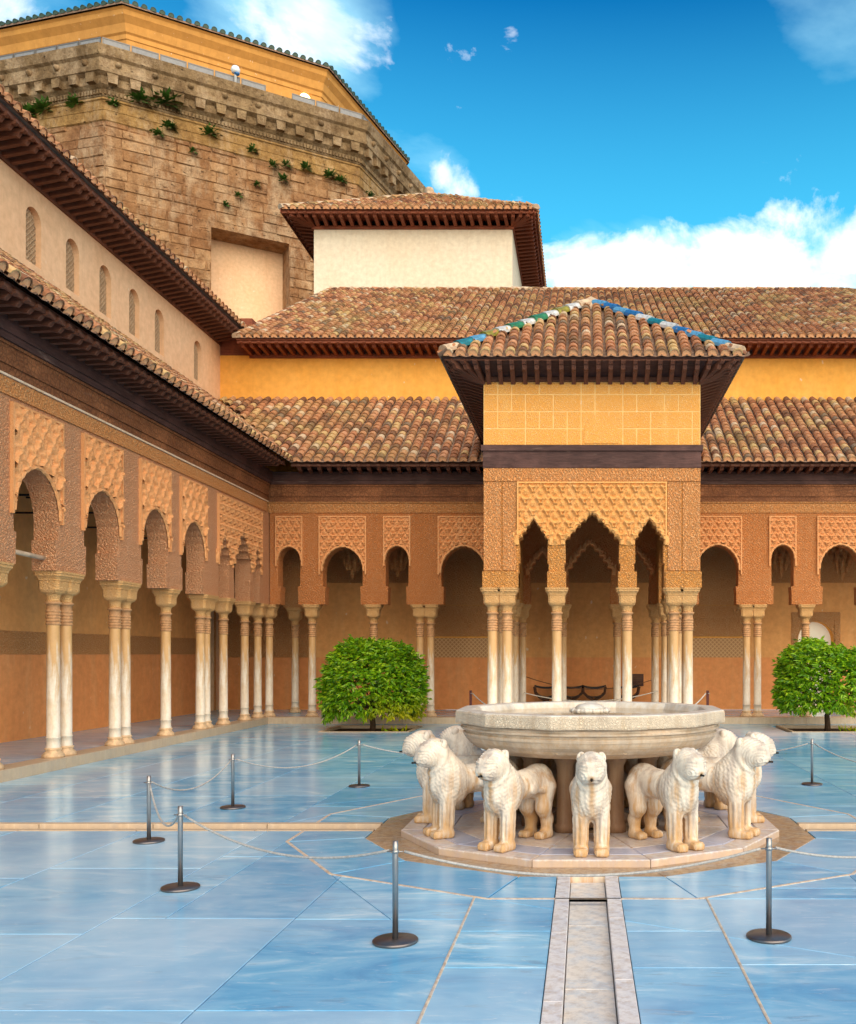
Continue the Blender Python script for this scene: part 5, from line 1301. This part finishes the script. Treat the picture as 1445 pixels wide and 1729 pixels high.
    whisk = np.cos(cheek * 2 * pi / .023) * onhead * sstep(X, hx - .06, hx - .02) * sstep(Ya, .02, .05)
    front = np.cos(Z * 2 * pi / .026) * onhead * sstep(X, hx + .10, hx + .14) * sstep(Ya, .022, .04)
    brow = np.exp(-((Ya - .028 - .25 * (Z - hz)) / .007) ** 2) * onhead * sstep(Z, hz - .02, hz + .02) * sstep(X, hx - .02, hx + .05)
    eye = np.exp(-(((X - hx - .12) / .03) ** 2 + ((Ya - .062) / .02) ** 2 + ((Z - hz - .035) / .013) ** 2)) - .7 * np.exp(-(((X - hx - .12) / .04) ** 2 + ((Ya - .062) / .034) ** 2 + ((Z - hz - .01) / .009) ** 2))
    flute = np.cos(np.arctan2(Ya - .082, X - .24) * 9) * (X > .1) * (1 - sstep(Z, .27, .33)) * sstep(Z, .075, .11)
    toe = np.abs(np.sin((Ya - .035) * pi / .026)) * (1 - sstep(Z, .04, .062)) * ((X > .32) | ((X > -.27) & (X < 0)))
    mouth = -1.6 * np.exp(-((Z - hz + .092 + .25 * np.clip(Ya - .05, 0, 1)) / .008) ** 2) * sstep(X, hx + .06, hx + .09) * onhead
    ruff = np.exp(-((hd - .165) / .02) ** 2) * (X < hx + .05)
    disp = .014 * ruff + .0048 * curl * mane + .006 * rim_ + .0042 * whisk + .0022 * front + .005 * brow + .008 * eye + .0058 * flute - .0075 * (1 - toe) ** 3 * (Z < .06) * ((X > .33) | ((X > -.26) & (X < 0))) + .005 * mouth
    low = 1 - onhead; disp += .0016 * np.sin(X * 47 + 3 * np.sin(Z * 31)) * np.sin(Z * 41 + Y * 29)
    V = (V + N * disp[:, None]) * np.array([1.0, .92, 1.0])
    mb = MB(); mb.v = V.tolist(); mb.f = Fq.tolist(); mb.m = [0] * len(mb.f); mb.smooth = [True] * len(mb.f)
    return mb.mesh('lion', 'lion')
lionA, lionB = make_lion(0.0), make_lion(0.022)
pipe_me = MB().tube([(0, 0, 0), (.05, 0, 0)], .0085, 8).mesh('spout', 'iron')
LION_LABELS = {0: 'carved marble lion at the front of the fountain, facing the camera head-on',
    -1: 'marble lion just left of the front lion, orange-stained rump, head turned left', 1: 'marble lion just right of the front lion, body angled to the right',
    -2: 'pale marble lion at the front left of the ring, second left of the front lion', 2: 'marble lion at the front right of the ring, second right of the front lion',
    -3: 'leftmost marble lion of the ring, muzzle showing beyond its neighbour', 3: 'rightmost marble lion of the ring, facing right across the court, partly hidden',
    -4: 'marble lion behind the left edge of the basin, only neck and ear showing', 4: 'marble lion behind the right edge of the basin, only wavy mane showing',
    -5: 'marble lion at the back left of the fountain, almost hidden by the basin', 5: 'marble lion at the back right of the fountain, almost hidden by the basin',
    6: 'marble lion at the back of the fountain facing the pavilion, hidden behind the basin'}
for k in range(-5, 7):
    a = radians(-90 + 30 * k); W = WFn @ RZ(a) @ T(1.245 + random.uniform(-.01, .01), 0, ZP + .001) @ RZ(random.uniform(-.05, .05)) @ Matrix.Diagonal((random.uniform(.97, 1.02), random.uniform(.95, 1.05), random.uniform(.975, 1.02), 1))
    hi = k in (-2, 2, -3, 3, -4)
    ln = put('lion', (lionB if hi else lionA), None, W); tag(ln, LION_LABELS[k], 'lion', 'lions carrying the fountain basin')
    put('spout', pipe_me, ln, W @ T(.335 + .15, 0, .70 + (.022 if hi else 0) - .075))

# ------------------------------------------------------------------ rope barrier
def stanchion(x, y, label, h=.57):
    W = T(x, y, 0); s = thing('barrier_post', label, 'barrier post', W, 'posts of the rope barrier round the fountain')
    part('base', MB().lathe([(.125, 0), (.128, .004), (.128, .014), (.122, .019), (.02, .021)], 32), 'steel_dark', s, W)
    part('post', MB().lathe([(.017, .02), (.0165, h - .045), (.0165, h)], 14), 'steel', s, W)
    part('rope_collar', MB().lathe([(.018, h - .07), (.021, h - .068), (.021, h - .052), (.018, h - .05)], 14).tube([(-.045, 0, h - .06), (.045, 0, h - .06)], .004, 6).tube([(0, -.03, h - .06), (0, .03, h - .06)], .004, 6), 'steel', s, W)
    return (x, y, h - .06)
SP = {}
for key, x, y, lb in (('a', -1.06, 5.34, 'steel barrier post standing nearest the camera, left of the water channel'), ('b', -2.79, 6.56, 'steel barrier post in front of its neighbour at left of the court'),
                      ('c', -3.76, 8.2, 'leftmost steel barrier post, just in front of the cross channel'), ('d', -3.7, 10.0, 'steel barrier post just beyond the cross channel at left'),
                      ('e', -2.75, 11.62, 'small far steel barrier post left of the lions, below the orange tree'), ('f', -.95, 12.7, 'far steel barrier post hidden behind the fountain at left'),
                      ('g', 1.0, 12.7, 'far steel barrier post hidden behind the fountain at right'), ('h', 2.84, 11.78, 'small far steel barrier post right of the lions'),
                      ('i', 1.06, 5.42, 'steel barrier post near the camera, right of the water channel'), ('j', 2.89, 6.56, 'steel barrier post off to the right of the near pair'), ('k', 3.86, 10.0, 'steel barrier post at far right beyond the cross channel')):
    SP[key] = stanchion(x, y, lb)
def rope(p, q, sag, label, mat='rope', r=.008, group='ropes of the barrier round the fountain'):
    P = []; n = 22
    for i in range(n + 1):
        t = i / n; P.append((p[0] + (q[0] - p[0]) * t, p[1] + (q[1] - p[1]) * t, p[2] + (q[2] - p[2]) * t - sag * 4 * t * (1 - t)))
    tag(part('barrier_rope', MB().tube(P, r, 7), mat), label, 'rope', group)
for a, b, sag, lb in (('a', 'b', .14, 'sagging rope from the nearest left post to the next post leftwards'), ('b', 'c', .2, 'short rope drooping between the two leftmost near posts'),
                      ('c', 'd', .17, 'rope crossing above the cross channel at left'), ('d', 'e', .17, 'far rope hanging before the reflections at left'), ('e', 'f', .17, 'far rope running from the small left post behind the lions'),
                      ('f', 'g', .15, 'rope hidden behind the fountain basin'), ('g', 'h', .17, 'far rope running from behind the lions to the small right post'), ('a', 'i', .145, 'long rope hanging across the water channel in front of the front lion'),
                      ('i', 'j', .15, 'rope leaving the picture to the right from the near right post'), ('h', 'k', .17, 'far rope leaving the picture to the right')):
    p, q = SP[a], SP[b]; d = Vector(q) - Vector(p); d.z = 0; d.normalize(); rope((p[0] + d.x * .05, p[1] + d.y * .05, p[2]), (q[0] - d.x * .05, q[1] - d.y * .05, q[2]), sag, lb)
def stake(x, y, lb):
    W = T(x, y, 0); s = thing('barrier_stake', lb, 'barrier post', W, 'maroon stakes before the pavilion')
    part('stake_post', MB().box(-.025, .025, -.025, .025, .012, .86), 'maroon', s, W); part('stake_foot', MB().box(-.12, .12, -.12, .12, 0, .012), 'maroon', s, W)
    part('stake_hook', MB().tube([(0, -.03, .80), (.04, -.03, .80)], .012, 6), 'steel', s, W)
stake(-2.38, 20.0, 'thin maroon stake left of the pavilion columns'); stake(2.62, 20.0, 'thin maroon stake right of the pavilion columns')
rope((-2.34, 20, .80), (-1.62, 17.2, .62), .03, 'pale rope from the left maroon stake to the pavilion', 'rope_white', .012, 'ropes closing the pavilion')
rope((2.58, 20, .80), (1.9, 17.2, .62), .03, 'pale rope from the right maroon stake to the pavilion', 'rope_white', .012, 'ropes closing the pavilion')
rope((-1.4, 22.3, .72), (1.75, 22.3, .76), .22, 'pale rope sagging across the pavilion interior', 'rope_white', .012, 'ropes closing the pavilion')
rope((-1.4, 22.6, 1.1), (1.75, 22.6, 1.05), .28, 'brown rope hanging higher in front of the folding chairs', 'chair_wood', .009, 'ropes closing the pavilion')

# ------------------------------------------------------------------ folding chairs at the back of the pavilion
def chair(x, lb):
    W = T(x, 24.75, .146); c = thing('folding_chair', lb, 'chair', W, 'folding chairs by the rear wall')
    for yy in (-.22, .22):
        for sg in (-1, 1):
            part('cross_leg', MB().tube([(sg * -.27, yy, .02), (sg * -.26, yy, .06), (sg * -.16, yy, .16), (0, yy, .28), (sg * .17, yy, .37), (sg * .27, yy, .47), (sg * .29, yy, .60)], .028, 8), 'chair_wood', c, W @ T(0, sg * .012, 0))
    seat = MB(); n = 10; vs = []
    for i in range(n + 1):
        t = -1 + 2 * i / n; zz = .47 - .10 * (1 - t * t); vs += [(t * .27, -.24, zz), (t * .27, .24, zz), (t * .27, -.24, zz - .018), (t * .27, .24, zz - .018)]
    seat.add(vs, [(i * 4, i * 4 + 4, i * 4 + 5, i * 4 + 1) for i in range(n)] + [(i * 4 + 2, i * 4 + 3, i * 4 + 7, i * 4 + 6) for i in range(n)] + [(i * 4, i * 4 + 2, i * 4 + 6, i * 4 + 4) for i in range(n)])
    part('seat', seat, 'leather', c, W)
    bk = MB(); vs = []
    for i in range(n + 1):
        t = -1 + 2 * i / n; zz = .62 - .05 * (1 - t * t); vs += [(t * .31, .2, zz), (t * .31, .2, zz + .055), (t * .31, .225, zz), (t * .31, .225, zz + .055)]
    bk.add(vs, [(i * 4, i * 4 + 4, i * 4 + 5, i * 4 + 1) for i in range(n)] + [(i * 4 + 2, i * 4 + 3, i * 4 + 7, i * 4 + 6) for i in range(n)] + [(i * 4 + 1, i * 4 + 5, i * 4 + 7, i * 4 + 3) for i in range(n)])
    part('backrest', bk, 'leather', c, W)
    for sg in (-1, 1): part('armrest', MB().box(sg * .29 - .03, sg * .29 + .03, -.26, .2, .60, .635), 'chair_wood', c, W)
chair(-.98, 'dark cross-legged folding chair at the left end of the row'); chair(-.31, 'dark cross-legged folding chair second from left by the rear wall')
chair(.28, 'dark cross-legged folding chair in full view below the central arch'); chair(1.15, 'dark cross-legged folding chair at the right end, behind a column')
vb = thing('vent_box', 'small dark vent box on the ochre rear wall inside the pavilion', 'vent', T(1.43, YW - .012, .8))
part('vent_frame', MB().box(1.27, 1.60, YW - .05, YW - .012, .78, 1.10), 'wood', vb, I4)
for i in range(5): part('slat', MB().box(1.29, 1.58, YW - .065, YW - .05, .81 + i * .055, .84 + i * .055), 'chair_wood', vb, I4)

# ------------------------------------------------------------------ clipped orange trees in their pits
def orange_tree(x, y, rx, rz, zc, label, seed):
    rng = random.Random(seed); W = T(x, y, 0)
    pit = thing('tree_pit', label[1], 'tree pit', W)
    hw, hd = .95, .84
    part('soil', MB().box(-hw, hw, -hd, hd, -.12, -.05), 'soil', pit, W)
    for a in ((-hw, hw, -hd, -hd + .06), (-hw, hw, hd - .06, hd), (-hw, -hw + .06, -hd + .06, hd - .06), (hw - .06, hw, -hd + .06, hd - .06)):
        part('edge_stone', MB().box(*a, -.1, .012), 'kerb', pit, W)
    t = thing('orange_tree', label[0], 'tree', W)
    tr = MB(); tr.tube([(0, 0, -.06), (.01, .01, .1), (-.01, 0, .3), (.02, 0, .5)], .07, 9, 0, True, .05)
    for i in range(9):
        a = 2 * pi * i / 9 + rng.random(); e = rng.uniform(.2, 1.1); L = rng.uniform(.5, .8)
        b = (.01, 0, .3 + .03 * i); m = (b[0] + cos(a) * L * .45, b[1] + sin(a) * L * .45, b[2] + L * .3 * e); tr.tube([b, m, (cos(a) * L, sin(a) * L, b[2] + L * .75 * e)], .03, 6, 0, True, .008)
    part('trunk', tr, 'bark', t, W)
    V = []; Fc = []
    def leaf(p, d, s):
        d = d.normalized(); u = d.cross(Vector((rng.uniform(-1, 1), rng.uniform(-1, 1), rng.uniform(-.3, 1)))).normalized(); w = d.cross(u)
        L = s; wd = s * .2; o = len(V)
        V.extend([tuple(p), tuple(p + d * L * .45 + u * wd + w * .012), tuple(p + d * L * .45 - u * wd + w * .012), tuple(p + d * L * .48 - w * .006), tuple(p + d * L - Vector((0, 0, .012)))])
        Fc.extend([(o, o + 1, o + 3), (o, o + 3, o + 2), (o + 1, o + 4, o + 3), (o + 3, o + 4, o + 2)])
    bumps = [(rng.uniform(0, 2 * pi), rng.uniform(-.4, 1.4), rng.uniform(-.13, .10)) for _ in range(46)]
    def radius(th, ph):
        f = 1.0
        for a, e, s in bumps:
            dd = (cos(th - a) * cos(ph) * cos(e) + sin(ph) * sin(e)); f += s * max(0, dd - .86) / .14
        return f
    for i in range(2050):
        th = rng.uniform(0, 2 * pi); sp = rng.uniform(-.62, 1); phi = math.asin(sp); f = radius(th, phi)
        depth = rng.choice((1, 1, 1, .93, .86, .72)) if i < 1880 else rng.uniform(1.03, 1.09)
        sq = 1 / max(.001, (abs(cos(phi)) ** 2.2 + abs(sin(phi)) ** 2.2) ** (1 / 2.2))     # a squarish clipped dome
        c = Vector((cos(th) * cos(phi) * rx, sin(th) * cos(phi) * rx, sin(phi) * rz)) * (f * depth * sq * .97) + Vector((0, 0, zc))
        if c.z < .13: c.z = .13 + rng.random() * .1
        out = (c - Vector((0, 0, zc - .1))).normalized()
        stem = (out + Vector((rng.uniform(-.7, .7), rng.uniform(-.7, .7), rng.uniform(-.2, .6)))).normalized()
        for k in range(rng.randint(6, 9)):                        # one shoot with its leaves
            a = rng.uniform(0, 2 * pi); q = Vector((cos(a), sin(a), rng.uniform(-.5, .3)))
            d = (stem * rng.uniform(.3, 1.0) + q * .75 + Vector((0, 0, -.28 - .35 * (c.z < .55)))).normalized()
            leaf(c + stem * rng.uniform(-.06, .07), d, rng.uniform(.085, .15))
    me = bpy.data.meshes.new('crown'); me.from_pydata(V, [], Fc); me.materials.append(MT['leaf']); me.update()
    put('crown', me, t, W)
    m2 = MB(); rg = rng
    for i in range(26):
        px, py = rg.uniform(.25, .8), rg.uniform(-.6, -.1); d = Vector((rg.uniform(-1, 1), rg.uniform(-1, 1), rg.uniform(.3, 1))).normalized() * .2; s = Vector((-d.y, d.x, 0)).normalized() * .03
        p = Vector((px, py, -.05)); m2.add([tuple(p), tuple(p + d * .5 + s), tuple(p + d), tuple(p + d * .5 - s)], [(0, 1, 2, 3)])
    wd = put('pit_plant', m2.mesh('pit_plant', 'leaf'), None, W); tag(wd, label[2], 'plant')
orange_tree(-4.59, 20.6, 1.12, 1.02, .92, ('clipped round orange tree at left with yellowing leaves low on its right', 'square soil pit of the left orange tree', 'low leafy seedling in the left tree pit'), 3)
orange_tree(5.3, 20.6, 1.15, .96, 1.02, ('clipped round orange tree at the right edge, all green on a short trunk', 'square soil pit of the right orange tree', 'low leafy seedling in the right tree pit'), 5)
